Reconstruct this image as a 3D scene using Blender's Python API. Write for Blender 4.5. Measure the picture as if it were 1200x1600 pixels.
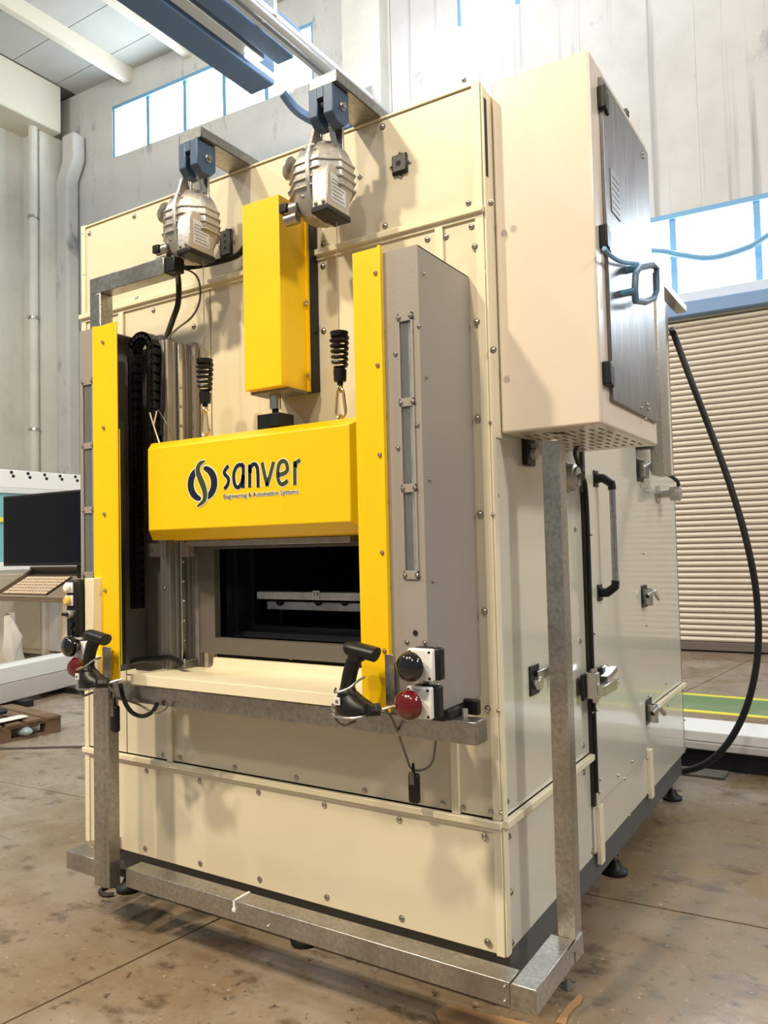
import bpy, bmesh, math, random
from mathutils import Vector, Matrix
random.seed(7)
R = math.radians
C = bpy.context.scene.collection
for o in list(bpy.data.objects): bpy.data.objects.remove(o)

# ------------------------------------------------------------------ camera
CAM = Vector((1.0024, -2.2289, 1.5)); YAW, PIT, ROL, FPX = 0.5607, 0.0425, -0.0241, 1221.68
_F = Vector((-math.sin(YAW)*math.cos(PIT), math.cos(YAW)*math.cos(PIT), math.sin(PIT)))
_R = Vector((math.cos(YAW), math.sin(YAW), 0)); _U = _R.cross(_F)
RIGHT = math.cos(ROL)*_R + math.sin(ROL)*_U
UP = -math.sin(ROL)*_R + math.cos(ROL)*_U
cd = bpy.data.cameras.new('camera'); cam = bpy.data.objects.new('camera', cd); C.objects.link(cam)
cam.matrix_world = Matrix(((RIGHT.x, UP.x, -_F.x, CAM.x), (RIGHT.y, UP.y, -_F.y, CAM.y), (RIGHT.z, UP.z, -_F.z, CAM.z), (0, 0, 0, 1)))
cd.sensor_fit = 'VERTICAL'; cd.sensor_height = 36; cd.lens = 36*FPX/1600; cd.clip_start = .05; cd.clip_end = 200
bpy.context.scene.camera = cam
def at(u, w, x=None, y=None, z=None):
    """measured picture point -> the point of a real plane of the place (front, side, floor ...)"""
    d = _F + RIGHT*(u-600)/FPX - UP*(w-800)/FPX
    if x is not None: t = (x-CAM.x)/d.x
    elif y is not None: t = (y-CAM.y)/d.y
    else: t = (z-CAM.z)/d.z
    return CAM + t*d

# ------------------------------------------------------------------ world, lamps and fills, exposure
W = bpy.data.worlds.new('world'); bpy.context.scene.world = W; W.use_nodes = True
W.node_tree.nodes['Background'].inputs[0].default_value = (.86, .93, 1, 1)
W.node_tree.nodes['Background'].inputs[1].default_value = .27
def area(loc, size, power, col, target, sy=None):
    l = bpy.data.lights.new('hall_lamp_or_fill', 'AREA'); l.energy = power; l.color = col; l.size = size
    if sy: l.shape = 'RECTANGLE'; l.size_y = sy
    else: l.shape = 'DISK'
    o = bpy.data.objects.new('hall_lamp_or_fill', l); C.objects.link(o); o.location = loc
    o.rotation_euler = (Vector(target)-Vector(loc)).to_track_quat('-Z', 'Y').to_euler()
    return o
WARM = (1, .83, .58)
area((-3.5, -6.0, 8.2), .45, 610, WARM, (-.8, 0, .9))
area((-.7, -5.2, 7.9), .4, 360, WARM, (-.8, 0, .9))
area((2.2, -7.5, 8.0), .6, 200, (1, .88, .7), (-.6, 0, 1))
area((7.5, -1.5, 7.0), 1.0, 380, (1, .93, .82), (0, 1.2, 1.2))  # unseen fill added to brighten the machine's side face
area((-7.5, -3.5, 8.5), .6, 420, (.88, .94, 1), (-9, 8, 5))  # added cool fill, stands in for window daylight on the left walls
area((6.5, 1.5, 8.5), 1.2, 175, (1, .96, .94), (0, 7.5, 3.5))  # added neutral fill that brightens the right part of the back wall
area((-4, 4.5, 9.5), .8, 230, (.78, .89, 1), (-3, 8.6, 6))  # added bluish fill, stands in for daylight high on the back wall
sc = bpy.context.scene
sc.view_settings.view_transform = 'Standard'; sc.view_settings.look = 'None'
sc.view_settings.exposure = 0.0; sc.view_settings.gamma = 1; sc.view_settings.use_curve_mapping = False

# ------------------------------------------------------------------ materials
def mat(name, col, rough=.5, metal=0, noise=None, bump=None, spec=.5, alpha=None, emit=None, coat=0, trans=0):
    """noise = (scale, other colour, lo, hi, stretch)   bump = (scale, strength, stretch)"""
    m = bpy.data.materials.new(name); m.use_nodes = True; t = m.node_tree; n = t.nodes; L = t.links
    b = n['Principled BSDF']; c = tuple(col)+(1,)
    b.inputs['Base Color'].default_value = c; b.inputs['Roughness'].default_value = rough
    b.inputs['Metallic'].default_value = metal; b.inputs['Specular IOR Level'].default_value = spec
    b.inputs['Coat Weight'].default_value = coat; b.inputs['Coat Roughness'].default_value = .06
    b.inputs['Transmission Weight'].default_value = trans
    if emit: b.inputs['Emission Color'].default_value = tuple(emit[0])+(1,); b.inputs['Emission Strength'].default_value = emit[1]
    tc = n.new('ShaderNodeTexCoord')
    def mapped(st):
        mp = n.new('ShaderNodeMapping'); mp.inputs['Scale'].default_value = st; L.new(tc.outputs['Object'], mp.inputs[0]); return mp
    if noise:
        for k, (s, c2, lo, hi, st) in enumerate(noise if isinstance(noise, list) else [noise]):
            mp = mapped(st); nz = n.new('ShaderNodeTexNoise'); nz.inputs['Scale'].default_value = s; nz.inputs['Detail'].default_value = 7
            nz.inputs['Roughness'].default_value = .62
            L.new(mp.outputs[0], nz.inputs[0]); mr = n.new('ShaderNodeMapRange')
            mr.inputs[1].default_value = lo; mr.inputs[2].default_value = hi; L.new(nz.outputs[0], mr.inputs[0])
            mx = n.new('ShaderNodeMix'); mx.data_type = 'RGBA'; L.new(mr.outputs[0], mx.inputs['Factor'])
            src = b.inputs['Base Color'].links[0].from_socket if b.inputs['Base Color'].links else None
            if src: L.new(src, mx.inputs[6])
            else: mx.inputs[6].default_value = c
            mx.inputs[7].default_value = tuple(c2)+(1,); L.new(mx.outputs[2], b.inputs['Base Color'])
    if bump:
        s, k, st = bump; mp = mapped(st); nz = n.new('ShaderNodeTexNoise'); nz.inputs['Scale'].default_value = s; nz.inputs['Detail'].default_value = 4
        L.new(mp.outputs[0], nz.inputs[0]); bp = n.new('ShaderNodeBump'); bp.inputs['Strength'].default_value = k; bp.inputs['Distance'].default_value = .02
        L.new(nz.outputs[0], bp.inputs['Height']); L.new(bp.outputs[0], b.inputs['Normal'])
    return m
O3 = (1, 1, 1)
M = dict(
 cream=mat('cream_paint', (.73, .66, .50), .34, noise=(1.1, (.68, .62, .48), .35, .7, O3), bump=(2.2, .12, O3)),
 side=mat('side_paint', (.66, .64, .55), .13, noise=(.9, (.62, .61, .54), .35, .7, O3), bump=(1.3, .35, (1, 1, .6)), coat=.5),
 trim=mat('trim_paint', (.78, .71, .53), .38),
 cab=mat('cabinet_paint', (.70, .62, .53), .28, bump=(1.5, .08, O3), coat=.3),
 yellow=mat('yellow_paint', (.90, .56, .0), .36, noise=(14, (.88, .55, .0), .5, .75, (1, 1, .15))),
 grey=mat('grey_paint', (.30, .275, .255), .42, bump=(300, .08, O3)),
 dgrey=mat('dark_grey_plate', (.15, .145, .13), .45),
 alu=mat('aluminium', (.30, .295, .275), .46, .7, noise=(30, (.34, .34, .33), .4, .6, (1, 1, .05))),
 steel=mat('polished_steel', (.62, .60, .57), .2, 1),
 galv=mat('galvanised_steel', (.50, .48, .44), .3, .9, noise=[(70, (.36, .345, .315), .42, .62, O3), (4, (.27, .25, .22), .45, .75, (1, 1, .5))]),
 cabdoor=mat('bare_steel_door', (.25, .24, .235), .36, .85, noise=[(6, (.16, .15, .14), .45, .7, (1, 1, .5)), (40, (.42, .42, .43), .55, .75, (1, 1, .1))]),
 black=mat('black_plastic', (.008, .008, .009), .38, spec=.35),
 rubber=mat('black_rubber', (.010, .010, .011), .5, spec=.35),
 flareblk=mat('flare_tinted_block', (.06, .10, .17), .4, .3),  # dark block; the blue of the lens flare is mixed into its colour
 chrome=mat('bolt_steel', (.50, .47, .42), .25, 1),
 castal=mat('cast_aluminium', (.52, .50, .47), .38, .65, noise=(9, (.42, .40, .37), .45, .7, O3), bump=(60, .1, O3)),
 dark=mat('oven_black', (.006, .006, .008), .6),
 shelf=mat('rack_steel', (.85, .86, .88), .4, .1, noise=(8, (.55, .56, .57), .4, .6, O3)),
 chassis=mat('chassis_grey', (.085, .09, .095), .45),
 gasket=mat('brown_gasket', (.022, .014, .010), .6),
 white=mat('white_plastic', (.80, .80, .78), .35),
 red=mat('red_button', (.105, .004, .006), .16, coat=.6),
 blackb=mat('black_button', (.006, .006, .006), .12, coat=.6),
 navy=mat('navy_print', (.006, .010, .028), .4), olive=mat('olive_print', (.045, .062, .014), .4), wht=mat('white_print', (.9, .9, .85), .4),
 brass=mat('zinc_chromate', (.62, .48, .28), .28, .9),
 wall=mat('plaster_wall', (.60, .59, .56), .8, noise=[(1.3, (.52, .51, .485), .45, .75, O3), (2.4, (.22, .225, .25), .585, .70, (1.5, 1, .45)), (.35, (.66, .64, .61), .45, .7, O3)], bump=(12, .25, O3)),
 wallL=mat('left_wall', (.70, .68, .61), .8, noise=[(1.1, (.58, .56, .49), .45, .75, O3), (4, (.40, .39, .36), .64, .8, (1, 1.6, .3))], bump=(12, .2, O3)),
 panelw=mat('right_wall_panel', (.60, .575, .56), .75, noise=[(.7, (.50, .47, .44), .45, .7, O3), (2.0, (.27, .265, .27), .56, .72, (2.4, 1, .05)), (1.6, (.33, .33, .35), .62, .74, O3)]),
 ceil=mat('ceiling_panel', (.52, .51, .46), .8, noise=(.8, (.45, .45, .42), .4, .7, O3)),
 joist=mat('joist_concrete', (.72, .66, .54), .75),
 girder=mat('hazed_blue_girder', (.10, .16, .26), .45, .3),  # dark blue paint, lightened so the window haze is in the colour
 rail=mat('rail_steel', (.55, .55, .53), .3, .7),
 winframe=mat('window_frame', (.16, .36, .58), .5),  # blue frame, brightened to carry the window bloom in its colour
 winlight=mat('daylit_glass', (.8, .9, 1), .2, emit=((.80, .92, 1), 13)),
 glass=mat('clear_glass', (.9, .95, .95), .03, trans=.9),
 tube=mat('fluorescent_tube', (1, 1, 1), .4, emit=((.85, .93, 1), 8)),
 shutter=mat('shutter_slat', (.68, .60, .50), .42, .15, noise=(3, (.60, .54, .47), .4, .7, (.3, 1, 1))),
 shutbar=mat('shutter_bar', (.13, .105, .09), .5),
 ledge=mat('ledge', (.55, .62, .72), .5), lintel=mat('blue_lintel', (.16, .27, .46), .5),
 wbox=mat('white_profile', (.86, .86, .86), .35), wbox2=mat('silver_profile', (.68, .64, .64), .4, .2),
 greenp=mat('green_paint', (.13, .25, .10), .45, noise=(2, (.22, .30, .17), .45, .7, O3)),
 yelp=mat('yellow_line', (.88, .76, .06), .5),
 wood=mat('pallet_wood', (.20, .13, .075), .75, noise=(6, (.11, .065, .04), .4, .7, (1, .2, 1))),
 card=mat('cardboard', (.36, .20, .09), .8), screen=mat('screen', (.003, .004, .008), .06, spec=.25), bezel=mat('bezel', (.01, .01, .011), .3),
 trayp=mat('keyboard_steel', (.30, .24, .19), .38, .4), key=mat('key', (.70, .55, .42), .45, .1),
 wcab=mat('white_cabinet', (.72, .76, .76), .35), tcab=mat('cream_cabinet', (.80, .68, .50), .5, noise=(2, (.72, .58, .42), .45, .7, O3)),
 teal=mat('teal_panel', (.22, .50, .55), .25), yel2=mat('yellow_btn', (.75, .50, .12), .3), film=mat('wrap_film', (.66, .62, .56), .3),
 shoe=mat('worn_rubber', (.03, .027, .025), .7), brownc=mat('old_cable', (.05, .035, .03), .6), greyc=mat('grey_cable', (.16, .145, .12), .5),
 cladw=mat('white_rag', (.75, .74, .70), .8), bag=mat('blue_film', (.30, .38, .42), .3), dirt=mat('dirt', (.03, .025, .02), .7),
)
def floor_mat():
    m = mat('concrete_floor', (.31, .26, .205), .33, noise=[(.9, (.36, .315, .27), .44, .60, (1, 1.3, 1)), (.38, (.215, .15, .08), .46, .60, O3), (2.6, (.20, .14, .08), .50, .68, O3), (6, (.10, .065, .04), .55, .70, (1, 1.4, 1)), (21, (.06, .04, .028), .60, .72, O3), (34, (.42, .38, .33), .63, .72, O3)], bump=(9, .12, O3), spec=.4)
    t = m.node_tree; n = t.nodes; L = t.links; b = n['Principled BSDF']
    nz = n.new('ShaderNodeTexNoise'); nz.inputs['Scale'].default_value = 1.8; nz.inputs['Detail'].default_value = 6
    mr = n.new('ShaderNodeMapRange'); mr.inputs[1].default_value = .3; mr.inputs[2].default_value = .7; mr.inputs[3].default_value = .16; mr.inputs[4].default_value = .42
    tc = [x for x in n if x.type == 'TEX_COORD'][0]; L.new(tc.outputs['Object'], nz.inputs[0])
    L.new(nz.outputs[0], mr.inputs[0]); L.new(mr.outputs[0], b.inputs['Roughness']); return m
M['floor'] = floor_mat()

# ------------------------------------------------------------------ mesh builder
class MB:
    def __init__(s): s.v = []; s.f = []
    def add(s, vs, fs):
        k = len(s.v); s.v += [Vector(p) for p in vs]; s.f += [tuple(i+k for i in f) for f in fs]; return s
    def box(s, x0, x1, y0, y1, z0, z1):
        x0, x1 = sorted((x0, x1)); y0, y1 = sorted((y0, y1)); z0, z1 = sorted((z0, z1))
        return s.add([(x0,y0,z0),(x1,y0,z0),(x1,y1,z0),(x0,y1,z0),(x0,y0,z1),(x1,y0,z1),(x1,y1,z1),(x0,y1,z1)],
                     [(0,3,2,1),(4,5,6,7),(0,1,5,4),(1,2,6,5),(2,3,7,6),(3,0,4,7)])
    def prism(s, pts, a):
        """pts: planar loop of 3-d points, a: extrusion vector"""
        a = Vector(a); n = len(pts); P = [Vector(p) for p in pts]
        nrm = Vector((0, 0, 0))
        for i in range(n): nrm += P[i].cross(P[(i+1) % n])
        if nrm.dot(a) < 0: P.reverse()
        f = [tuple(range(n-1, -1, -1)), tuple(range(n, 2*n))] + [(i, (i+1) % n, n+(i+1) % n, n+i) for i in range(n)]
        return s.add(P+[p+a for p in P], f)
    def rings(s, rs, closed=False, cap=True):
        n = len(rs[0]); f = []; m = len(rs)
        for i in range(m-1+(1 if closed else 0)):
            a, b = i*n, ((i+1) % m)*n
            f += [(a+j, a+(j+1) % n, b+(j+1) % n, b+j) for j in range(n)]
        if cap and not closed: f += [tuple(range(n-1, -1, -1)), tuple((m-1)*n+j for j in range(n))]
        return s.add([p for r in rs for p in r], f)
    def tube(s, pts, r, n=8, ry=None, closed=False):
        P = [Vector(p) for p in pts]; m = len(P); rs = []; prev = None
        for i in range(m):
            if closed: t = (P[(i+1) % m]-P[i-1]).normalized()
            else: t = (P[min(i+1, m-1)]-P[max(i-1, 0)]).normalized()
            if prev is None:
                u = t.cross(Vector((0, 0, 1)));
                if u.length < .05: u = t.cross(Vector((0, 1, 0)))
            else: u = prev-t*prev.dot(t)
            u.normalize(); prev = u; w = t.cross(u)
            rr = r[i] if isinstance(r, (list, tuple)) else r; r2 = (ry[i] if isinstance(ry, (list, tuple)) else ry) if ry else rr
            rs.append([P[i]+u*math.cos(2*math.pi*j/n)*rr+w*math.sin(2*math.pi*j/n)*r2 for j in range(n)])
        return s.rings(rs, closed)
    def cyl(s, a, b, r, n=16, r2=None): return s.tube([a, b], [r, r if r2 is None else r2], n)
    def lathe(s, prof, o, ax, n=20):
        """prof: (distance along ax, radius)"""
        o = Vector(o); ax = Vector(ax).normalized(); u = ax.orthogonal().normalized(); w = ax.cross(u)
        return s.rings([[o+ax*d+(u*math.cos(2*math.pi*j/n)+w*math.sin(2*math.pi*j/n))*max(r, 1e-4) for j in range(n)] for d, r in prof])
    def ball(s, c, rx, ry, rz, n=16, m=10):
        c = Vector(c); return s.rings([[c+Vector((rx*math.sin(a)*math.cos(2*math.pi*j/n), ry*math.sin(a)*math.sin(2*math.pi*j/n), -rz*math.cos(a))) for j in range(n)]
                       for a in [math.pi*(i+.02)/(m+.04) for i in range(m+1)]])
ORG = {}
def mesh_of(name, mb, m, off=Vector((0, 0, 0)), smooth=35):
    me = bpy.data.meshes.new(name); me.from_pydata([v-off for v in mb.v], [], mb.f)
    bm = bmesh.new(); bm.from_mesh(me); bmesh.ops.recalc_face_normals(bm, faces=bm.faces); bm.to_mesh(me); bm.free()
    me.materials.append(m); me.shade_smooth(); me.set_sharp_from_angle(angle=R(smooth)); me.validate(); return me
def obj(name, mb, m, parent=None, bevel=0, label=None, kind=None):
    if isinstance(m, str): m = M[m]
    if parent is None:
        xs = [v.x for v in mb.v]; ys = [v.y for v in mb.v]; zs = [v.z for v in mb.v]
        off = Vector(((min(xs)+max(xs))/2, (min(ys)+max(ys))/2, min(zs)))
    else: off = ORG[parent.name]
    o = bpy.data.objects.new(name, mesh_of(name, mb, m, off)); C.objects.link(o)
    if parent is None: o.location = off
    else: o.parent = parent
    ORG[o.name] = off
    if bevel:
        b = o.modifiers.new('bevel', 'BEVEL'); b.width = bevel; b.segments = 2; b.limit_method = 'ANGLE'; b.angle_limit = R(40)
    if label: o['label'] = label
    if kind: o['kind'] = kind
    return o
def tag(o, label, cat, group=None):
    o['label'] = label; o['category'] = cat
    if group: o['group'] = group
    return o
def thing(name, label, cat, loc=(0, 0, 0), group=None, local=False):
    o = bpy.data.objects.new(name, None); o.empty_display_size = .1; C.objects.link(o); o.location = loc
    ORG[o.name] = Vector((0, 0, 0)) if local else Vector(loc)
    return tag(o, label, cat, group)
def struct(o): o['kind'] = 'structure'; return o
def dup(root, loc, label, group=None):
    r = root.copy(); C.objects.link(r); r.location = loc; r['label'] = label
    if group: r['group'] = group
    for ch in [c for c in bpy.data.objects if c.parent == root]:
        c = ch.copy(); C.objects.link(c); c.parent = r
        for g in [x for x in bpy.data.objects if x.parent == ch]:
            d = g.copy(); C.objects.link(d); d.parent = c
    return r
def arc(c, r, a0, a1, n, plane='xz', k=1):
    out = []
    for i in range(n+1):
        a = R(a0+(a1-a0)*i/n); p, q = r*math.cos(a), r*math.sin(a)*k
        out.append(Vector(c)+Vector({'xz': (p, 0, q), 'yz': (0, p, q), 'xy': (p, q, 0)}[plane]))
    return out
def smooth(P, n=6):
    P = [Vector(p) for p in P]; out = []
    for i in range(len(P)-1):
        a, b, c, d = P[max(i-1, 0)], P[i], P[i+1], P[min(i+2, len(P)-1)]
        for k in range(n):
            t = k/n; out.append(.5*((2*b)+(c-a)*t+(2*a-5*b+4*c-d)*t*t+(3*b-a-3*c+d)*t**3))
    return out+[P[-1]]
# bolts share two meshes: facing the front (-y) and facing the side (+x)
def bolt_mesh(ax, r=.0085, nm='bolt'):
    b = MB(); b.lathe([(0, r*1.35), (.0015, r*1.35), (.0016, r), (.005, r*.9), (.0075, r*.45), (.0078, 0)], (0, 0, 0), ax, 10); return mesh_of(nm, b, M['chrome'])
BOLT = {('y', 0): bolt_mesh((0, -1, 0)), ('x', 0): bolt_mesh((1, 0, 0)), ('y', 1): bolt_mesh((0, -1, 0), .0055), ('x', 1): bolt_mesh((1, 0, 0), .0055)}
def bolts(parent, pts, ax='y', small=0):
    off = ORG[parent.name]
    for p in pts:
        o = bpy.data.objects.new('bolt', BOLT[(ax, small)]); C.objects.link(o); o.parent = parent; o.location = Vector(p)-off

# ================================================================== SETTING
# floor: slab pieces with open joints on a dark bed
fl = MB(); fl.box(-22, 16, -8, 14, -.2, -.012); floor = struct(obj('floor', fl, mat('joint_bed', (.03, .026, .022), .8)))
def fp(i, j):   # joint crossings: rows follow y = 1.08+.06x, columns x = -1.36+.12y, pitch 4 m
    c = 1.083+4*j; a = -1.342+4*i
    x = (a+.12*c)/(1-.12*.062); return Vector((x, c+.062*x, 0))
g = .005
for i in range(-4, 4):
    for j in range(-2, 3):
        a, b, c, d = fp(i, j), fp(i+1, j), fp(i+1, j+1), fp(i, j+1)
        q = [a+Vector((g, g, 0)), b+Vector((-g, g, 0)), c+Vector((-g, -g, 0)), d+Vector((g, -g, 0))]
        q = [p+Vector((0, 0, -.012)) for p in q]
        obj('slab', MB().prism(q, (0, 0, .012)), 'floor', floor)
wk = MB().box(-13, 12, 5.02, 5.68, 0, .0025); walkway = struct(obj('trim_1', wk, 'greenp'))
struct(obj('trim_2', MB().box(-13, 12, 4.93, 5.02, 0, .003), 'yelp')); struct(obj('trim_3', MB().box(-13, 12, 5.68, 5.77, 0, .003), 'yelp'))

# back wall in its own frame: s along the wall, d into the room, z up
PH = R(2.5); P0 = Vector((-.8, 8.8, 0))
def room(o): o.matrix_world = Matrix.Translation(P0) @ Matrix.Rotation(PH, 4, 'Z'); return o
class RM(MB):
    def rb(s, s0, s1, d0, d1, z0, z1): return s.box(s0, s1, -d1, -d0, z0, z1)
def robj(name, mb, m, parent=None, bevel=0):
    o = bpy.data.objects.new(name, mesh_of(name, mb, M[m])); C.objects.link(o)
    if parent is not None: o.parent = parent
    else: room(o)
    ORG[o.name] = Vector((0, 0, 0))
    if bevel:
        b = o.modifiers.new('bevel', 'BEVEL'); b.width = bevel; b.segments = 2
    return o
H = 11.33
wl = RM()
W1 = (-11.25, -6.2, 9.64, 10.72); W2 = (-3.44, 3, 9.64, 10.78); W3 = (-1.5, 7, 4.78, 5.92)
wl.rb(-13.6, -11.25, -.3, 0, 0, H); wl.rb(-11.25, -6.2, -.3, 0, 0, 9.64); wl.rb(-11.25, -6.2, -.3, 0, 10.72, H); wl.rb(-6.2, -4.66, -.3, 0, 0, H)
struct(robj('wall_back', wl, 'wall'))
w2 = RM(); w2.rb(-4.65, -3.44, -.3, .0, 0, H); w2.rb(-3.44, 3, -.3, 0, 10.78, H); w2.rb(-3.44, -1.5, -.3, 0, 0, 9.64)
w2.rb(-1.5, 7, -.3, 0, 5.92, 9.64); w2.rb(3, 16, -.3, 0, 9.64, H); w2.rb(7, 16, -.3, 0, 0, 9.64); w2.rb(-1.5, 7, -.3, 0, 4.47, 4.78); w2.rb(-1.5, 7, -.3, -.12, 0, 4.47)
wb = struct(robj('wall_back', w2, 'panelw'))
pl = RM()
for k in range(-4, 9):                       # upright joints of the wall panels, shallow fillets
    x = -3.1+k*1.55
    if -3.5 < x < 3 or x >= 3: pl.rb(x-.012, x+.012, 0, .006, 5.95, 9.6)
robj('joint_fillet', pl, 'wall', wb)
struct(robj('trim_4', RM().rb(-5.42, -4.70, 0, .28, 0, H), 'wallL'))          # pilaster
def window(n, w, pitch, first, transom=None):
    s0, s1, z0, z1 = w; t = .05
    f = struct(robj('window_%d' % n, RM().rb(s0, s1, -.16, -.02, z0-t, z0+.02), 'winframe'))
    robj('window_frame', RM().rb(s0, s1, -.16, .01, z1-.07, z1), 'winframe', f)
    robj('window_frame', RM().rb(s0, s0+.05, -.16, -.02, z0, z1), 'winframe', f); robj('window_frame', RM().rb(s1-.05, s1, -.16, -.02, z0, z1), 'winframe', f)
    x = first; prev = s0
    while x < s1+pitch:
        e = min(x, s1)
        robj('pane', RM().rb(prev+.01, e-.01, -.13, -.11, z0+.02, z1-.04), 'winlight', f)
        if x < s1-.1: robj('mullion', RM().rb(x-.042, x+.042, -.16, -.03, z0, z1), 'winframe', f)
        prev = x; x += pitch
        if e >= s1: break
    return f
window(1, W1, 1.0, -10.26); window(2, W2, 1.0, -2.46); window(3, W3, 1.04, -1.41)
# ledge, lintel and roller shutter under window 3
struct(robj('trim_5', RM().rb(-4, 8, .0, .16, 4.62, 4.76), 'ledge', bevel=.01)); struct(robj('trim_6', RM().rb(-4, 8, .02, .22, 4.44, 4.62), 'lintel', bevel=.01))
door = struct(robj('door_1', RM().rb(-3, 7.5, .0, .06, .02, .13), 'shutbar', bevel=.01))
sl = RM(); prof = [(.0, .0), (.02, .003), (.040, .016), (.046, .034), (.040, .052), (.02, .064), (.0, .067)]
sl.prism([(-3, -d, z) for d, z in prof], (10.5, 0, 0)); robj('backing', RM().rb(-3, 7.5, -.02, .004, .1, 4.45), 'shutbar', door); slm = mesh_of('slat', sl, M['shutter'], smooth=60)
for k in range(57):
    o = bpy.data.objects.new('slat', slm); C.objects.link(o); o.parent = door; o.location = (0, -.005, .13+k*.0765)
# sagging cable over window 3
pts = smooth([(-4.2, 8.62, 5.95), (-3.0, 8.58, 5.7), at(1012, 392, y=8.6), at(1060, 398, y=8.6), at(1110, 403, y=8.6), at(1165, 388, y=8.6), at(1200, 368, y=8.6), (1.0, 8.62, 5.75), (3.2, 8.8, 6.0)], 6)
tag(obj('sagging_cable', MB().tube(pts, .04, 8), 'winframe'), 'dark cable sagging across the window above the roller shutter', 'cable')
# left wall, column, pipes
struct(obj('wall_left', MB().box(-14.2, -13.95, -8, 8.3, 0, H), 'wallL'))
struct(obj('trim_7', MB().box(-14.0, -13.15, -8, 7.9, 10.32, H), 'joist', bevel=.03))     # edge beam
struct(obj('trim_8', MB().box(-14.0, -13.4, 7.55, 8.3, 0, 10.33), 'wallL', bevel=.02))    # corner column
pp = thing('drain_pipe', 'white round drain pipe running up the corner beside the boxed duct', 'pipe', (-13.42, 7.52, 0))
obj('pipe', MB().cyl((-13.42, 7.42, 0), (-13.42, 7.42, 10.32), .09, 14), 'wallL', pp)
for z in (2, 4, 6.3, 8.4): obj('clamp', MB().cyl((-13.42, 7.42, z), (-13.42, 7.42, z+.05), .115, 14), 'galv', pp)
dk = MB(); a = [(-13.42, 7.95), (-13.02, 7.95), (-13.02, 8.25), (-13.42, 8.25)]
dk.rings([[Vector((x+sx, y-.02, z)) for x, y in a] for sx, z in ((0, 0), (0, 9.35), (.22, 9.75), (.22, 10.3))])
tag(obj('wall_duct', dk, 'wall', bevel=.05), 'white boxed duct cranking outward below the ceiling in the left corner', 'duct')
tag(obj('wall_conduit', MB().tube([(-13.9, 0, 2.5), (-13.9, 7.4, 2.5), (-13.3, 8.1, 2.5), (-8, 8.55, 2.5)], .02, 6), 'galv'), 'thin grey conduit running low along the left wall', 'conduit')
# ceiling
ce = struct(obj('ceiling', MB().box(-14.2, 16, -8, 9.6, H+.06, H+.2), mat('ceiling_void', (.2, .19, .17), .9)))
jx = [-13.15+1.63*k for k in range(8)]
for k, x in enumerate(jx[:-1]):
    y1 = 8.75
    for r_ in range(9):
        y = y1-.97*(r_+1)
        obj('panel', MB().box(x+.01, x+1.62, y+.008, y+.962, H, H+.06), 'ceil', ce)
obj('panel', MB().box(jx[-1]+.01, 16, -8, 8.95, H, H+.06), 'ceil', ce); obj('panel', MB().box(-13.2, jx[-1], -8, y1-.97*9, H, H+.06), 'ceil', ce)
for x in jx[1:]: obj('joist', MB().prism([(x-.12, -8, H), (x+.12, -8, H), (x+.07, -8, H-.28), (x-.07, -8, H-.28)], (0, 16.7, 0)), 'joist', ce)
# gantry: two girders with a lighting trough, and a round rail
gi = thing('crane_girder', 'dark blue overhead girder, left one, ending before the back wall', 'girder', (-6, 2, 8), group=None)
obj('web', MB().box(-6.30, -5.86, -6, 6.1, 7.98, 8.45), 'girder', gi, bevel=.02)
obj('flange', MB().box(-6.36, -5.80, -6, 6.0, 8.45, 8.5), 'girder', gi)
g2 = thing('crane_girder', 'dark blue overhead girder, right one, beside the silver rail', 'girder', (-5.4, 2, 8))
obj('web', MB().box(-5.56, -5.28, -6, 5.8, 8.0, 8.4), 'girder', g2, bevel=.02)
obj('flange', MB().box(-5.60, -5.24, -6, 5.9, 8.4, 8.44), 'girder', g2)
lt = thing('light_trough', 'long lamp trough hanging between the two overhead girders', 'lamp', (-5.72, 4, 7.98))
obj('housing', MB().box(-5.80, -5.62, -2, 5.6, 8.0, 8.1), 'rail', lt, bevel=.01)
obj('tube', MB().cyl((-5.72, 5.35, 7.96), (-5.72, 6.3, 7.96), .03, 10), 'tube', lt)
rl = thing('overhead_rail', 'silver round rail running overhead towards the back wall', 'rail', (-5.05, 2, 8))
obj('pipe', MB().cyl((-5.05, -6, 8.05), (-5.05, 8.55, 8.05), .09, 16), 'rail', rl)
obj('strip', MB().box(-5.22, -5.16, -6, 8.5, 7.98, 8.08), 'rail', rl)
for y in (0.5, 2.8, 5.0, 7.2): obj('hanger', MB().box(-5.24, -4.95, y, y+.06, 8.02, 8.22), 'rail', rl)
obj('conduit', MB().tube(smooth([(-5.8, 6.2, 7.9), (-5.7, 6.5, 7.7), (-5.3, 6.9, 7.55), (-5.05, 7.1, 7.9)]), .07, 8), 'girder', rl)

# ================================================================== MACHINE ENCLOSURE
ZB, Z1, Z2, ZT, WD, DP = .246, .641, 2.55, 2.954, 1.968, 2.623
mc = thing('machine_enclosure', 'large cream panelled industrial machine with a dark oven opening, standing on levelling feet', 'machine', (-.98, 1.3, 0))
OX0, OX1, OZ0, OZ1 = -1.135, -.44, 1.165, 1.50
core = MB()
core.box(-WD+.02, OX0-.02, .018, DP-.02, ZB+.01, ZT-.02); core.box(OX1+.02, -.02, .018, DP-.02, ZB+.01, ZT-.02)
core.box(OX0-.02, OX1+.02, .018, DP-.02, ZB+.01, OZ0-.02); core.box(OX0-.02, OX1+.02, .018, DP-.02, 1.66, ZT-.02)
core.box(OX0-.02, OX1+.02, 1.2, DP-.02, OZ0-.02, 1.66)
obj('inner_shell', core, 'dark', mc)
g = .003
bxl, bxr = -1.70, -.155     # batten positions on the front
def fpanel(x0, x1, z0, z1, m='cream'): obj('panel', MB().box(x0+g, x1-g, 0, .016, z0+g, z1-g), m, mc, bevel=.0015)
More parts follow.
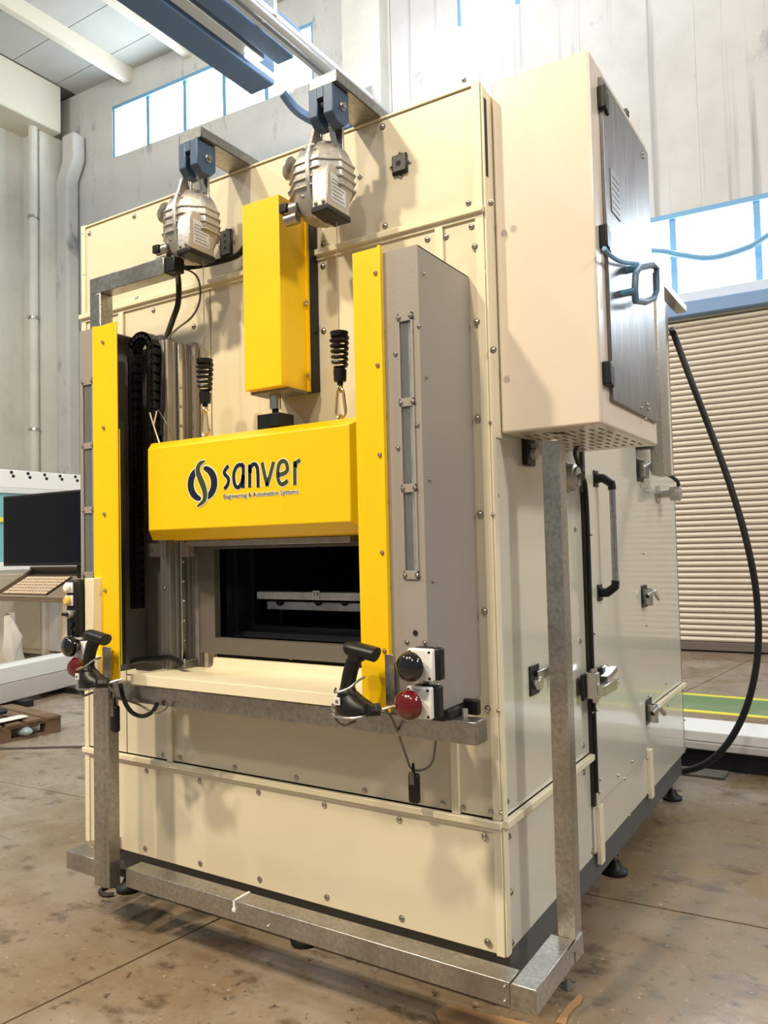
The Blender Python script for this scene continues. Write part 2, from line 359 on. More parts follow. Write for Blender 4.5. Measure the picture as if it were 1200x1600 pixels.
fpanel(-WD, -.0, Z2+.01, ZT)
fpanel(-WD, bxl, Z1+.012, Z2-.012); fpanel(bxr, -.0, Z1+.012, Z2-.012)
fpanel(bxl, OX0-.05, .98, Z2-.012); fpanel(OX1+.05, bxr, .98, Z2-.012); fpanel(OX0-.05, OX1+.05, 1.62, Z2-.012)
lbx = at(268, 1150, y=0).x; rbx = at(713, 1210, y=0).x
fpanel(bxl, bxr, Z1+.012, .98)
fpanel(-WD, -.0, ZB, Z1-.012)
for z in (Z1, Z2):
    obj('band', MB().box(-WD-.004, .004, -.02, .0, z-.011, z+.011), 'trim', mc, bevel=.003)
    obj('band', MB().box(-WD, 0, -.008, 0, z-.024, z-.011), 'trim', mc)
for x, z0, z1 in ((bxl, 2.2, Z2-.024), (at(688, 370, y=0).x, 2.3, Z2-.024), (lbx, Z1+.011, .98), (rbx, Z1+.011, .95)):
    obj('batten', MB().box(x-.014, x+.014, -.014, 0, z0, z1), 'trim', mc, bevel=.003)
for x in (-WD, -.028):
    obj('corner_post', MB().box(x, x+.028, -.007, .0, Z1+.012, Z2-.012), 'trim', mc, bevel=.002)
    obj('corner_post', MB().box(x, x+.028, -.007, .0, ZB, Z1-.012), 'trim', mc, bevel=.002)
    obj('corner_post', MB().box(x, x+.028, -.007, .0, Z2+.012, ZT+.012), 'trim', mc, bevel=.002)
obj('top_cap', MB().box(-WD, 0, -.006, .03, ZT, ZT+.008), 'trim', mc, bevel=.002)
obj('roof', MB().box(-WD, 0, .02, DP, ZT-.02, ZT-.002), 'cream', mc)
# side face (x = 0)
def spanel(y0, y1, z0, z1, x=0, t=.016, m='side'): return obj('panel', MB().box(x-t, x, y0+g, y1-g, z0+g, z1-g), m, mc, bevel=.0015)
spanel(.0, .862, Z1+.012, ZT); spanel(.0, .862, ZB, Z1-.012)
spanel(.884, 1.70, ZB, .45); spanel(1.70, DP, ZB, Z1-.012); spanel(1.70, DP, Z1+.012, ZT); spanel(.884, 1.70, 2.60, ZT)
obj('gasket', MB().box(-.012, .014, .862, .886, .445, ZT-.1), 'gasket', mc)
obj('panel', MB().box(-WD, -WD+.016, 0, DP, ZB, ZT), 'cream', mc); obj('panel', MB().box(-WD, 0, DP-.016, DP, ZB, ZT), 'cream', mc)
obj('band', MB().box(0, .022, .0, .862, Z1-.012, Z1+.012), 'trim', mc, bevel=.003); obj('band', MB().box(0, .022, 1.80, DP, Z1-.012, Z1+.012), 'trim', mc, bevel=.003)
obj('batten', MB().box(0, .018, .915, .965, .2, .43), 'trim', mc, bevel=.002); obj('batten', MB().box(0, .018, 1.745, 1.80, .225, .46), 'trim', mc, bevel=.002)
obj('corner_post', MB().box(0, .007, 0, .032, ZB, Z1-.014), 'trim', mc, bevel=.002); obj('corner_post', MB().box(0, .007, 0, .032, Z1+.014, 2.95), 'trim', mc, bevel=.002)
obj('gap_shade', MB().box(0, .0075, .010, .030, 2.66, 2.915), 'dark', mc)  # dark strip laid on the face to imitate the shade of a slit
obj('wall_plate', MB().box(.0, .007, .032, .075, 1.83, 2.94), 'trim', mc, bevel=.002)
# access door with handle and latches
dr = obj('access_door', MB().box(-.004, .016, .888, 1.69, .445, 2.60), 'side', mc, bevel=.003)
def yz(u, w, x=.016): p = at(u, w, x=x); return p.y, p.z
hy, hz1 = yz(930, 748); _, hz0 = yz(940, 925)
hd = MB(); hd.cyl((.085, hy, hz0+.03), (.085, hy, hz1-.03), .013, 12); obj('handle', hd, 'galv', dr, label='grey tube handle')
for z, s in ((hz1, 1), (hz0, -1)):
    obj('handle_bracket', MB().tube([(.016, hy-.0, z), (.05, hy, z+.0*s), (.083, hy, z-.025*s), (.085, hy, z-.05*s)], [.022, .019, .018, .017], 10), 'black', dr, label='black handle elbow')
    obj('handle_plate', MB().box(.016, .022, hy-.03, hy+.03, z-.035, z+.035), 'black', dr, bevel=.004)
def latch(parent, u, w, k=1.0, x=.0):
    y, z = yz(u, w, x)
    obj('latch_plate', MB().box(x, x+.006, y-.06*k, y+.06*k, z-.045*k, z+.045*k), 'black', parent, bevel=.003)
    b = MB(); b.box(x+.006, x+.035*k, y-.03*k, y+.02*k, z-.03*k, z+.03*k); b.tube([(x+.03*k, y-.045*k, z+.005), (x+.045*k, y, z+.02*k), (x+.05*k, y+.05*k, z-.012*k)], .010*k, 8)
    b.cyl((x+.03*k, y-.01, z-.035*k), (x+.03*k, y-.01, z+.035*k), .012*k, 8)
    obj('latch_lever', b, 'steel', parent, bevel=.002)
latch(mc, 998, 735, 1.25); latch(mc, 1004, 932, 1.25); latch(mc, 1011, 1112, 1.35)
ya, yb2 = at(911, 1070, x=.03).y, at(946, 1070, x=.03).y; z1_, z0_ = at(911, 1054, x=.03).z, at(911, 1097, x=.03).z; z = (z0_+z1_)/2; y = ya+.07
obj('latch_plate', MB().box(.018, .030, ya, yb2, z0_, z1_), 'black', dr, bevel=.008)
obj('latch_body', MB().box(.03, .075, ya+.03, ya+.07, z-.045, z+.055), 'steel', dr, bevel=.003); obj('latch_body', MB().box(.03, .06, yb2-.10, yb2-.04, z-.0, z+.06), 'steel', dr, bevel=.008)
obj('latch_lever', MB().box(.075, .105, ya+.03, ya+.20, z-.03, z+.01), 'steel', dr, bevel=.003); obj('latch_lever', MB().prism([(.06, ya+.12, z+.03), (.06, ya+.26, z+.05), (.06, ya+.26, z+.03), (.06, ya+.12, z+.0)], (.03, 0, 0)), 'steel', dr, bevel=.002)
for zz in (z-.018, z+.0): obj('latch_rod', MB().cyl((.09, ya+.20, zz), (.09, ya+.26, zz), .006, 8), 'steel', dr)
obj('latch_pin', MB().cyl((.06, ya+.05, z-.06), (.06, ya+.05, z+.07), .012, 10), 'steel', dr)
y, z = yz(833, 1062, 0)   # small latch in front of the mast
obj('latch_plate', MB().box(0, .007, y-.04, y+.045, z-.05, z+.05), 'black', mc, bevel=.005)
b = MB(); b.cyl((.007, y, z-.01), (.03, y, z-.01), .022, 12); b.box(.012, .02, y, y+.14, z+.0, z+.03); b.box(.012, .05, y+.12, y+.145, z-.01, z+.04); obj('latch_lever', b, 'steel', mc, bevel=.002)
y, z = yz(822, 706, 0)    # cable socket under the cabinet
b = MB(); b.box(0, .02, y-.04, y+.04, z-.05, z+.05); s_ = obj('socket', b, 'black', mc, bevel=.006)
b = MB(); b.cyl((.02, y, z-.01), (.04, y, z-.01), .02, 10); b.box(.02, .05, y-.01, y+.07, z+.01, z+.025); obj('gland', b, 'castal', mc)
# round cable ports
def port(u, w, L=.035, r=.042):
    y, z = yz(u, w, 0); b = MB(); b.lathe([(0, r*1.05), (.012, r*1.05), (.013, r*.96), (L, r*.9), (L+.004, r*.7), (L+.012, r*.66), (L+.013, .0)], (0, y, z), (1, 0, 0), 24)
    p = obj('port', b, 'castal', mc); b = MB(); b.tube([(L+.012, y-.015, z), (L+.03, y, z+.01), (L+.02, y+.02, z-.01)], .007, 6); b.tube([(L+.02, y+.005, z), (L+.02, y+.005, z-.06)], .003, 5); obj('cap_lever', b, 'dgrey', p); return p
port(886, 746, r=.056); 
y, z = yz(1027, 772, 0)
b = MB(); b.lathe([(0, .05), (.01, .05), (.011, .022), (.07, .022), (.071, .042), (.12, .042), (.124, .03), (.13, .0)], (0, y, z), (1, 0, 0), 20); obj('port', b, 'castal', mc)
# rivets / bolts, measured on the panels
F = [(562, 276), (254,1179),(281,1183),(367,1199),(463,1215),(229,1204),(312,1220),(404,1238),(227,1326),(313,1349),(406,1374),(570,1235),(692,1255),(724,1262),(767,1269),
     (507,1258),(624,1281),(757,1307),(511,1402),(628,1435),(762,1472),(598,198),(732,317),(602,353),(737,354),(697,370),(668,374),(506,381),(505,416),(384,261),(140,365),(210,338),
     (131,366),(506,517),(745,503),(746,653),(750,803),(757,955),(762,1108),(240,485),(303,510),(269,1112), (214,467), (742,385), (725,125), (133,430)]
bolts(mc, [at(u, w, y=-.007 if u > 740 else 0) for u, w in F if not (470 < u < 480)])
bolts(mc, [at(u, w, y=-.007) for u, w in ((767, 317), (771, 547))])
SB = [(792,1252),(795,1307),(798,1394),(800,1473),(776,774),(898,827),(906,1002),(911,1165),(912,1207),(925,1330),(983,1274)]
bolts(mc, [at(u, w, x=.0) for u, w in SB], 'x')
bolts(mc, [at(u, w, x=.0) for u, w in ((1040,1068),(1043,1102),(1066,1078),(1069,1125),(1070,1171),(1047,1197),(1011,1240),(1017,1240),(1010,1185),(1013,1180),(1005,865),(998,903),(1002,968),(1010,977),
        (993,702),(1001,760),(1005,1087),(1013,1087),(765,660),(769,804),(777,1110),(781,1270))], 'x', 1)
bolts(dr, [at(u, w, x=.016) for u, w in ((937,1218),(965,1212),(987,1190),(976,1217),(932,1109),(926,1113),(928,990),(927,1020),(918,835),(923,835),(924,1035),(936,1238),(912,736),(921,934))], 'x', 1)
# chassis, feet
ch = MB(); ch.box(-WD+.05, -.012, .06, DP-.05, .13, ZB); obj('chassis', ch, 'chassis', mc, bevel=.004)
ch = MB(); ch.box(-1.9, -.10, .09, DP-.1, .08, .13); obj('chassis_rail', ch, 'dark', mc)
def foot(x, y, zt=.13):
    f = obj('levelling_foot', MB().lathe([(0, .052), (.016, .055), (.02, .045), (.028, .034), (.05, .022), (.058, .018), (.06, 0)], (x, y, 0), (0, 0, 1), 20), 'rubber', mc)
    b = MB(); b.cyl((x, y, .055), (x, y, zt), .009, 10); b.cyl((x, y, .07), (x, y, .08), .018, 6); obj('stem', b, 'chrome', f)
for x, y in ((-.055, 2.50), (-.055, 1.34), (-.08, .30), (-1.87, .14), (-.9, .16), (-1.87, 2.5), (-.9, 2.5)): foot(x, y)
# oven opening: grey frame, black seal, rack
fr = MB()
fx0, fx1, fz0, fz1 = -1.218, -.37, 1.105, 1.53
fr.box(fx0, OX0, -.05, .015, fz0, fz1); fr.box(OX1, fx1, -.05, .015, fz0, fz1); fr.box(OX0, OX1, -.05, .015, fz0, OZ0); fr.box(OX0, OX1, -.05, .015, OZ1, fz1)
of = obj('opening_frame', fr, mat('shaded_frame_grey', (.125, .115, .10), .42), mc)  # grey paint darkened, with the shade of the opening put into the colour
sm = MB()
for k, (ins, y0, y1) in enumerate(((0, -.02, .06), (.014, .06, .14), (.03, .14, .3))):
    a0, a1, c0, c1 = OX0+ins, OX1-ins, OZ0+ins, OZ1+.1-ins; t = .016
    sm.box(a0-t, a0, y0, y1, c0-t, c1+t); sm.box(a1, a1+t, y0, y1, c0-t, c1+t); sm.box(a0, a1, y0, y1, c0-t, c0); sm.box(a0, a1, y0, y1, c1, c1+t)
obj('seal', sm, mat('seal_black', (.012, .014, .02), .35), of)
bolts(of, [at(316, 1017, y=-.05), at(455, 1028, y=-.05)], 'y', 1)
rk = thing('oven_rack', 'silver rack bar numbered 19 inside the dark oven opening', 'rack', (-.8, .12, 1.2))
q0 = at(401, 930, y=.12)
obj('bar', MB().box(q0.x, -.36, .12, .16, q0.z-.015, q0.z+.015), 'shelf', rk, bevel=.003)
p2 = at(417, 944, y=.18); obj('bar', MB().box(p2.x, -.36, .18, .21, p2.z-.020, p2.z+.012), 'shelf', rk, bevel=.003)
obj('tray', MB().box(q0.x+.02, -.36, .16, .8, q0.z-.01, q0.z), 'dgrey', rk)
for u in (437, 497, 538): p = at(u, 941, y=.17); obj('clip', MB().ball((p.x, .17, p.z-.0), .018, .01, .014, 8, 6), 'black', rk)
obj('post', MB().box(q0.x+.03, q0.x+.05, .22, .25, 1.15, q0.z-.02), 'dark', rk)
def text(body, size, loc, m, parent, rx=90, name='lettering', ext=.0005, sx=1, rz=0):
    cu = bpy.data.curves.new(name, 'FONT'); cu.body = body; cu.size = size; cu.extrude = ext; cu.align_x = 'CENTER'; cu.align_y = 'CENTER'; cu.resolution_u = 3
    t = bpy.data.objects.new('tmp', cu); C.objects.link(t); dg = bpy.context.evaluated_depsgraph_get(); me = bpy.data.meshes.new_from_object(t.evaluated_get(dg))
    bpy.data.objects.remove(t); me.materials.clear(); me.materials.append(M[m]); me.transform(Matrix.Rotation(R(rz), 4, 'Z') @ Matrix.Rotation(R(rx), 4, 'X') @ Matrix.Diagonal((sx, 1, 1, 1)))
    o = bpy.data.objects.new(name, me); C.objects.link(o); o.parent = parent; o.location = Vector(loc)-ORG[parent.name]; ORG[o.name] = ORG[parent.name]; return o
nt = at(494, 929, y=.118); obj('number_tag', MB().box(nt.x-.016, nt.x+.016, .116, .12, nt.z-.014, nt.z+.014), 'white', rk); text('19', .026, (nt.x, .1155, nt.z), 'navy', rk)
# hood plates over the opening (door leaf) and inner plates of the left bay
obj('backing_plate', MB().box(-1.53, -1.24, -.03, -.012, 1.04, 2.32), 'grey', mc)
obj('backing_plate', MB().box(-.36, -.19, -.03, -.012, 1.04, 2.32), 'dgrey', mc)
# yoke plates / vertical guide profiles
def guide(x, s, label):
    r = thing('guide_column', label, 'rail', (x, -.12, 1.03))
    x0, x1 = (x-.026, x+.026); b = MB(); b.box(x0+.003, x1-.003, -.147, -.02, 1.03, 2.31)
    for k in (-1, 0, 1): b.box(x+k*.02-.006, x+k*.02+.006, -.152, -.146, 1.03, 2.31)
    for y in (-.14, -.112, -.080, -.050, -.028): b.box(x0, x1, y-.008, y+.006, 1.03, 2.31)
    obj('profile', b, 'alu', r, bevel=.0015)
    obj('slide_rail', MB().box(x1 if s > 0 else x0-.012, x1+.012 if s > 0 else x0, -.105, -.085, 1.03, 2.30), 'steel', r, bevel=.002)
    bolts(r, [(x, -.152, z) for z in (1.09, 1.36)], 'y', 1)
    if s > 0: bolts(r, [(x1+.012, -.095, 1.08+.075*k) for k in range(15)], 'x', 1)
    return r
gl = guide(-1.291, 1, 'grey aluminium guide column left of the oven opening'); guide(-.295, -1, 'grey aluminium guide column right of the opening behind the guard')
b = MB(); b.box(-1.45, -1.225, -.10, -.06, 1.475, 1.53); cr = obj('cross_bar', b, 'grey', gl, bevel=.003); bolts(cr, [(-1.42, -.10, 1.503), (-1.33, -.10, 1.503)], 'y', 1)
obj('cross_bar', MB().box(-1.50, -1.225, -.12, -.05, 1.03, 1.08), 'alu', gl, bevel=.003)
b = MB(); b.tube([(-1.33, -.08, 1.46), (-1.28, -.08, 1.43)], .012, 8); b.tube([(-1.35, -.08, 1.11), (-1.29, -.08, 1.15)], .014, 8); obj('catch', b, 'black', gl)
obj('valve_line', MB().tube(smooth([(-1.47, -.16, 1.07), (-1.40, -.17, 1.085), (-1.33, -.17, 1.09), (-1.25, -.17, 1.10), (-1.17, -.19, 1.085)]), .011, 8), 'black', gl)
obj('top_bar', MB().box(-1.50, -1.40, -.06, -.005, 2.345, 2.37), 'alu', gl, bevel=.002); obj('top_bar', MB().box(-1.50, -1.40, -.12, -.08, 2.30, 2.32), 'grey', gl, bevel=.002)
# tower housings with yellow guards
HZ0, HZ1 = 1.028, 2.345
def housing(x0, x1, outer, label, gx0, gx1, glabel, zs=0):
    """x0..x1 front plate, outer: x of the outer side sheet"""
    r = thing('guard_housing', label, 'housing', ((x0+x1)/2, -.16, HZ0))
    t = .004; xo, xi = (x1, x0) if outer > 0 else (x0, x1)
    sx0, sx1 = (xo-t, xo) if outer > 0 else (xo, xo+t)
    obj('side_sheet', MB().box(sx0, sx1, -.328, -.002, HZ0, HZ1), 'grey', r, bevel=.001)
    # front plate with a tall slot
    wx0, wx1 = (x0+.052, x1-.026); wz0, wz1 = 1.415, 2.145
    if outer < 0: wx0, wx1 = x0+.024, x1-.018
    b = MB(); b.box(x0, wx0, -.332, -.328, HZ0, HZ1); b.box(wx1, x1, -.332, -.328, HZ0, HZ1); b.box(wx0, wx1, -.332, -.328, HZ0, wz0); b.box(wx0, wx1, -.332, -.328, wz1, HZ1)
    fp_ = obj('front_plate', b, 'grey', r)
    n = 3; hgt = (wz1-wz0)/n
    fb = MB(); fb.box(wx0-.006, wx0, -.337, -.332, wz0-.012, wz1+.012); fb.box(wx1, wx1+.006, -.337, -.332, wz0-.012, wz1+.012)
    for k in range(n+1): fb.box(wx0-.006, wx1+.006, -.337, -.332, wz0+k*hgt-.012, wz0+k*hgt+.012)
    obj('window_bezel', fb, 'grey', fp_, bevel=.001)
    for k in range(n): obj('pane', MB().box(wx0, wx1, -.331, -.329, wz0+k*hgt+.012, wz0+(k+1)*hgt-.012), 'glass', fp_)
    obj('curtain_strip', MB().box(wx0-.01, wx0+.012, -.30, -.26, HZ0+.1, HZ1-.1), 'dark', r)
    obj('sensor_column', MB().box(wx0+.014, wx1+.004, -.31, -.27, HZ0+.1, HZ1-.1), 'shelf' if outer > 0 else 'dgrey', r)
    bolts(fp_, [(x, -.337, wz0+k*hgt) for x in (wx0-.001, wx1+.001) for k in range(n+1)], 'y', 1)
    obj('top_plate', MB().box(x0, x1, -.328, -.01, HZ1-.004, HZ1), 'grey', r)
    gd = thing('yellow_guard', glabel, 'guard', ((gx0+gx1)/2, -.345, HZ0))
    if outer > 0:
        pr = [(gx0, -.338), (gx1-.012, -.338), (gx1-.008, -.35), (gx1, -.35), (gx1, -.332), (gx0, -.332)]
    else:
        pr = [(gx0, -.33), (gx0, -.345), (gx0+.004, -.345), (gx0+.03, -.336), (gx1, -.343), (gx1, -.337), (gx0+.03, -.330)]
    z1 = HZ1+.02 if outer > 0 else HZ1
    gsh = MB().prism([(x, y, HZ0+.006) for x, y in pr], (0, 0, z1-HZ0-.006)); obj('sheet', gsh, 'yellow', gd, bevel=.0015)
    xb = gx1-.022 if outer > 0 else gx0+.055
    bolts(gd, [(xb, -.339, z) for z in (2.29, 2.02, 1.76, 1.48, 1.2)] if outer > 0 else [(xb, -.341, z) for z in (2.28, 1.96, 1.64, 1.36)], 'y', 1)
    return r
hr = housing(-.172, -.057, 1, 'grey sheet metal tower housing with a slotted window, right of the opening', -.275, -.172, 'tall yellow guard strip right of the oven opening')
hl = housing(-1.547, -1.452, -1, 'narrow grey tower housing with slotted windows, left of the opening', -1.455, -1.322, 'tall yellow guard strip left of the oven opening')
bolts(hr, [at(u, w, x=-.057) for u, w in ((662,428),(666,590),(671,750),(676,908),(682,1070),(681,1012))], 'x', 1)
bolts(hr, [at(u, w, y=-.332) for u, w in ((655,510),(618,553),(622,700),(652,664),(636,1003),(664,1004))], 'y', 1)
b = MB(); p = at(649, 989, y=-.333); b.cyl((p.x, -.334, p.z), (p.x, -.33, p.z), .008, 14); obj('hole', b, 'dark', hr)
b = MB(); b.box(-1.365, -1.336, -.325, -.30, 1.09, 1.98); obj('light_curtain', b, 'black', hl); obj('curtain_edge', MB().box(-1.3358, -1.333, -.325, -.321, 1.09, 1.95), 'yelp', hl)
obj('latch_hub', MB().lathe([(0, .05), (.03, .05), (.034, .04), (.035, 0)], (-1.555, -.17, 1.90), (-1, 0, 0), 16), 'black', hl)
# tray shelf under the opening, galvanised cross beam
tr = thing('sill_shelf', 'cream folded sill shelf below the oven opening', 'shelf', (-.8, -.2, 1.02))
obj('plate', MB().box(-1.31, -.20, -.30, -.06, 1.045, 1.052), 'trim', tr)
obj('front_lip', MB().box(-1.31, -.20, -.304, -.298, 1.018, 1.056), 'trim', tr, bevel=.002)
obj('step', MB().prism([(-1.12, -.13, 1.052), (-1.12, -.06, 1.052), (-1.12, -.06, 1.095), (-1.12, -.075, 1.095), (-1.12, -.08, 1.065)], (.74, 0, 0)), 'trim', tr)
# ------------------------------------------------------------------ galvanised support frame
gf = thing('support_frame', 'galvanised steel channel frame wrapped around the base and corners of the machine', 'frame', (-.8, -.2, 0))
def gbeam(x0, x1, y0, y1, z0, z1, name='beam'): return obj(name, MB().box(x0, x1, y0, y1, z0, z1), 'galv', gf, bevel=.003)
gbeam(-1.455, .105, -.215, -.14, .233, .302); gbeam(-1.813, -1.59, -.215, -.14, .233, .302); gbeam(-1.813, -1.745, -.138, .25, .233, .302)
obj('beam', MB().box(.109, .182, -.215, .094, .233, .302), 'galv', gf, bevel=.003)
obj('end_plate', MB().box(.107, .184, -.2175, -.215, .236, .300), 'galv', gf)
gbeam(.129, .186, .096, .155, .233, 1.815, 'mast'); obj('seam_strip', MB().box(.168, .186, .094, .096, .30, 1.81), 'galv', gf)
obj('gusset', MB().prism([(.1865, .03, .30), (.1865, .155, .30), (.1865, .155, .233)], (.003, 0, 0)), 'galv', gf)
gbeam(-1.592, -1.528, -.25, -.19, .225, 2.515, 'mast')
gbeam(-1.592, -1.17, -.25, -.19, 2.515, 2.58)
obj('inner_face', MB().box(-1.5279, -1.505, -.248, -.20, .228, 2.4), 'galv', gf)
gbeam(-1.50, .035, -.235, -.17, .935, 1.000); obj('end_plate', MB().box(.0352, .04, -.232, -.172, .938, .998), 'galv', gf)
gbeam(.06, .12, 1.70, 2.56, 2.82, 2.86, 'rear_arm'); gbeam(.06, .12, 1.80, 1.98, 1.82, 2.82, 'rear_mast')
b = MB(); b.box(.0, .06, 1.72, 1.8, 1.95, 2.02); obj('bracket', b, 'black', gf)
bolts(gf, [(-.75, -.215, .255), (.09, -.215, .25), (.09, -.215, .288)], 'y', 1)
tie = MB(); tie.box(-.905, -.897, -.218, -.14, .302, .305); tie.box(-.905, -.897, -.2195, -.215, .275, .305); tie.box(-.908, -.894, -.222, -.215, .268, .278)
tag(obj('zip_tie', tie, 'white'), 'small white cable tie around the bottom front beam', 'cable tie')
# ------------------------------------------------------------------ electrical cabinet
ec = thing('electrical_cabinet', 'cream wall cabinet with bare steel door hung high on the machine side', 'cabinet', (.17, .41, 1.845))
CX, CY0, CY1, CZ0, CZ1 = .33, .065, .765, 1.845, 2.985
obj('body', MB().box(.008, CX, CY0, CY1, CZ0, CZ1), 'cab', ec, bevel=.008)
cdm = obj('door', MB().box(CX, CX+.012, .155, .735, 1.925, 2.94), 'cabdoor', ec, bevel=.002)
for u, w in ((938, 160), (941, 375), (946, 586)):
    p = at(u, w, x=CX); h = obj('hinge', MB().box(CX, CX+.026, p.y-.035, p.y-.01, p.z-.035, p.z+.035), 'black', cdm, bevel=.003)
    h2 = MB(); h2.box(CX, CX+.02, p.y+.005, p.y+.03, p.z-.035, p.z+.03); h2.box(CX, CX+.014, p.y-.01, p.y+.01, p.z-.035, p.z-.01); obj('hinge', h2, 'black', cdm, bevel=.003)
p = at(961, 305, x=CX+.012); nm = MB().box(CX+.012, CX+.015, p.y-.05, p.y+.05, p.z-.07, p.z+.07); obj('nameplate', nm, 'alu', cdm, bevel=.001)
nl = MB()
for k in range(6): nl.box(CX+.015, CX+.0156, p.y-.04, p.y+.04, p.z-.055+k*.02, p.z-.055+k*.02+.004)
obj('nameplate_lines', nl, 'navy', cdm)
p0, p1 = at(995, 440, x=CX+.05), at(1024, 425, x=CX+.05)
hh = [at(u, w, x=CX+.055) for u, w in ((993, 470), (992, 455), (993, 428), (1000, 418), (1020, 414), (1026, 420), (1026, 455), (1022, 466), (1008, 472))]
obj('door_handle', MB().tube(hh, .011, 8, closed=True), mat('blue_handle', (.10, .18, .30), .35), cdm); obj('handle_stem', MB().cyl(hh[1]-Vector((.045, 0, 0)), hh[1], .012), 'winframe', cdm); obj('handle_stem', MB().cyl(hh[3]-Vector((.045, 0, 0)), hh[3], .012), 'winframe', cdm)
obj('handle_cord', MB().tube(smooth([at(u, w, x=CX+.03) for u, w in ((944, 388), (955, 400), (972, 409), (996, 412))]), .007, 8), 'winframe', cdm)
bolts(cdm, [at(u, w, x=CX+.012) for u, w in ((1003, 240), (1004, 246), (1010, 632), (1012, 640), (1007, 655), (1001, 637))], 'x', 1)
sl = MB()
for i in range(9):
    for j in range(6): sl.box(.05+i*.03, .056+i*.03, .16+j*.095, .205+j*.095, CZ0-.001, CZ0+.0005)
obj('vent_slots', sl, 'gasket', ec, kind='stuff')
obj('knob', MB().box(CX-.02, CX+.0, .50, .53, CZ1, CZ1+.02), 'black', ec)
# cable from cabinet down along the door seam
pts = smooth([(.10, .14, 1.855), (.17, .2, 1.85), (.14, .45, 1.86), (.05, .66, 1.83), (.03, .80, 1.76), (.022, .868, 1.66), (.020, .874, 1.2), (.020, .874, .75), (.020, .874, .5)], 8)
tag(obj('seam_cable', MB().tube(pts, .0085, 8), 'rubber'), 'black cable looping out of the cabinet underside and down the door seam', 'cable')
tag(obj('port_hose', MB().tube(smooth([(.03, 1.93, 1.86), (.10, 2.0, 1.83), (.12, 2.12, 1.80), (.10, 2.24, 1.76)]), .01, 8), 'rubber'), 'short black hose curving into the rear round port', 'hose')
# power cable hanging at the rear corner
pc = [Vector((.03, 2.60, 2.72))]+[at(u, w, y=2.66) for u, w in ((1052, 520), (1078, 590), (1108, 668), (1138, 750), (1165, 840), (1182, 930), (1184, 1020), (1168, 1100), (1138, 1160), (1100, 1195), (1058, 1207))]
tag(obj('power_cable', MB().tube(smooth(pc, 8), .019, 12), 'rubber'), 'thick black power cable hanging in a long loop off the rear corner', 'cable')
# ------------------------------------------------------------------ actuator + lifting head
ac = thing('actuator_cover', 'tall yellow box cover over the vertical actuator above the head', 'cover', (-.745, -.1, 2.03))
obj('cover', MB().box(-.83, -.664, -.20, -.05, 2.045, 2.70), 'yellow', ac, bevel=.003)
obj('flange', MB().box(-.664, -.655, -.062, -.05, 2.045, 2.68), 'yellow', ac)
obj('mount_plate', MB().box(-.83, -.652, -.05, -.001, 2.05, 2.69), 'black', ac, bevel=.002); obj('plate_foot', MB().box(-.83, -.664, -.17, -.06, 2.036, 2.045), 'dgrey', ac)
bolts(ac, [(-.654, -.07, z) for z in (2.10, 2.35, 2.36)], 'y', 1)
p = at(430, 620, y=-.12)
obj('rod', MB().cyl((p.x, -.12, 1.985), (p.x, -.12, 2.04), .020, 20), 'steel', ac); obj('rod_tip', MB().cyl((p.x, -.12, 1.965), (p.x, -.12, 1.985), .012, 14), 'black', ac)
b = MB(); b.box(p.x-.05, p.x+.005, -.16, -.08, 1.87, 1.965); b.box(p.x, p.x+.05, -.16, -.08, 1.92, 1.965); obj('rod_block', b, 'black', ac, bevel=.002)
lh = thing('lifting_head', 'wide yellow chamfered lifting head with company logo above the opening', 'hood', (-.795, -.15, 1.55))
hx0, hx1, hz0_, hz1_ = -1.243, -.348, 1.575, 1.872; e = .045; yb_ = -.225
hb = MB()
ring = lambda d, y: [Vector((hx0-d, y, hz0_-d)), Vector((hx1+d, y, hz0_-d)), Vector((hx1+d, y, hz1_+d*.8)), Vector((hx0-d, y, hz1_+d*.8))]
hb.rings([ring(e*.78, -.10), ring(e*.8, -.222), ring(0, -.27)]); obj('hood', hb, 'yellow', lh, bevel=.0025)
obj('edge_strip', MB().box(-1.19, -.26, -.2, -.16, 1.535, 1.56), 'yellow', lh); bolts(lh, [at(u, w, y=-.2) for u, w in ((279, 839), (356, 833), (484, 829))], 'y', 1)
obj('leaf', MB().box(-1.14, -.44, -.15, -.055, 1.515, 1.86), 'dgrey', lh, bevel=.003); obj('leaf_edge', MB().box(-1.16, -.42, -.17, -.06, 1.512, 1.534), 'alu', lh, bevel=.003)
LZ = -.2705
def hp(u, w): q = at(220+u/3.3333, 640+w/3.3333, y=LZ); return q.x, q.z      # points of the hood's front plane
def ribbon(mb, pts, w, y, th=.0006, n=1):
    P = [Vector((a, 0, b)) for a, b in pts]; L = []; Rr = []
    for i, p in enumerate(P):
        t = (P[min(i+1, len(P)-1)]-P[max(i-1, 0)]).normalized(); nn = Vector((-t.z, 0, t.x)); ww = (w[i] if isinstance(w, list) else w)/2
        L.append(p+nn*ww); Rr.append(p-nn*ww)
    rs = [[Vector((l.x, y, l.z)), Vector((r.x, y, r.z)), Vector((r.x, y-th, r.z)), Vector((l.x, y-th, l.z))] for l, r in zip(L, Rr)]
    mb.rings(rs)
def curve2(P, n=6): return [(v.x, v.z) for v in smooth([Vector((a, 0, b)) for a, b in P], n)]
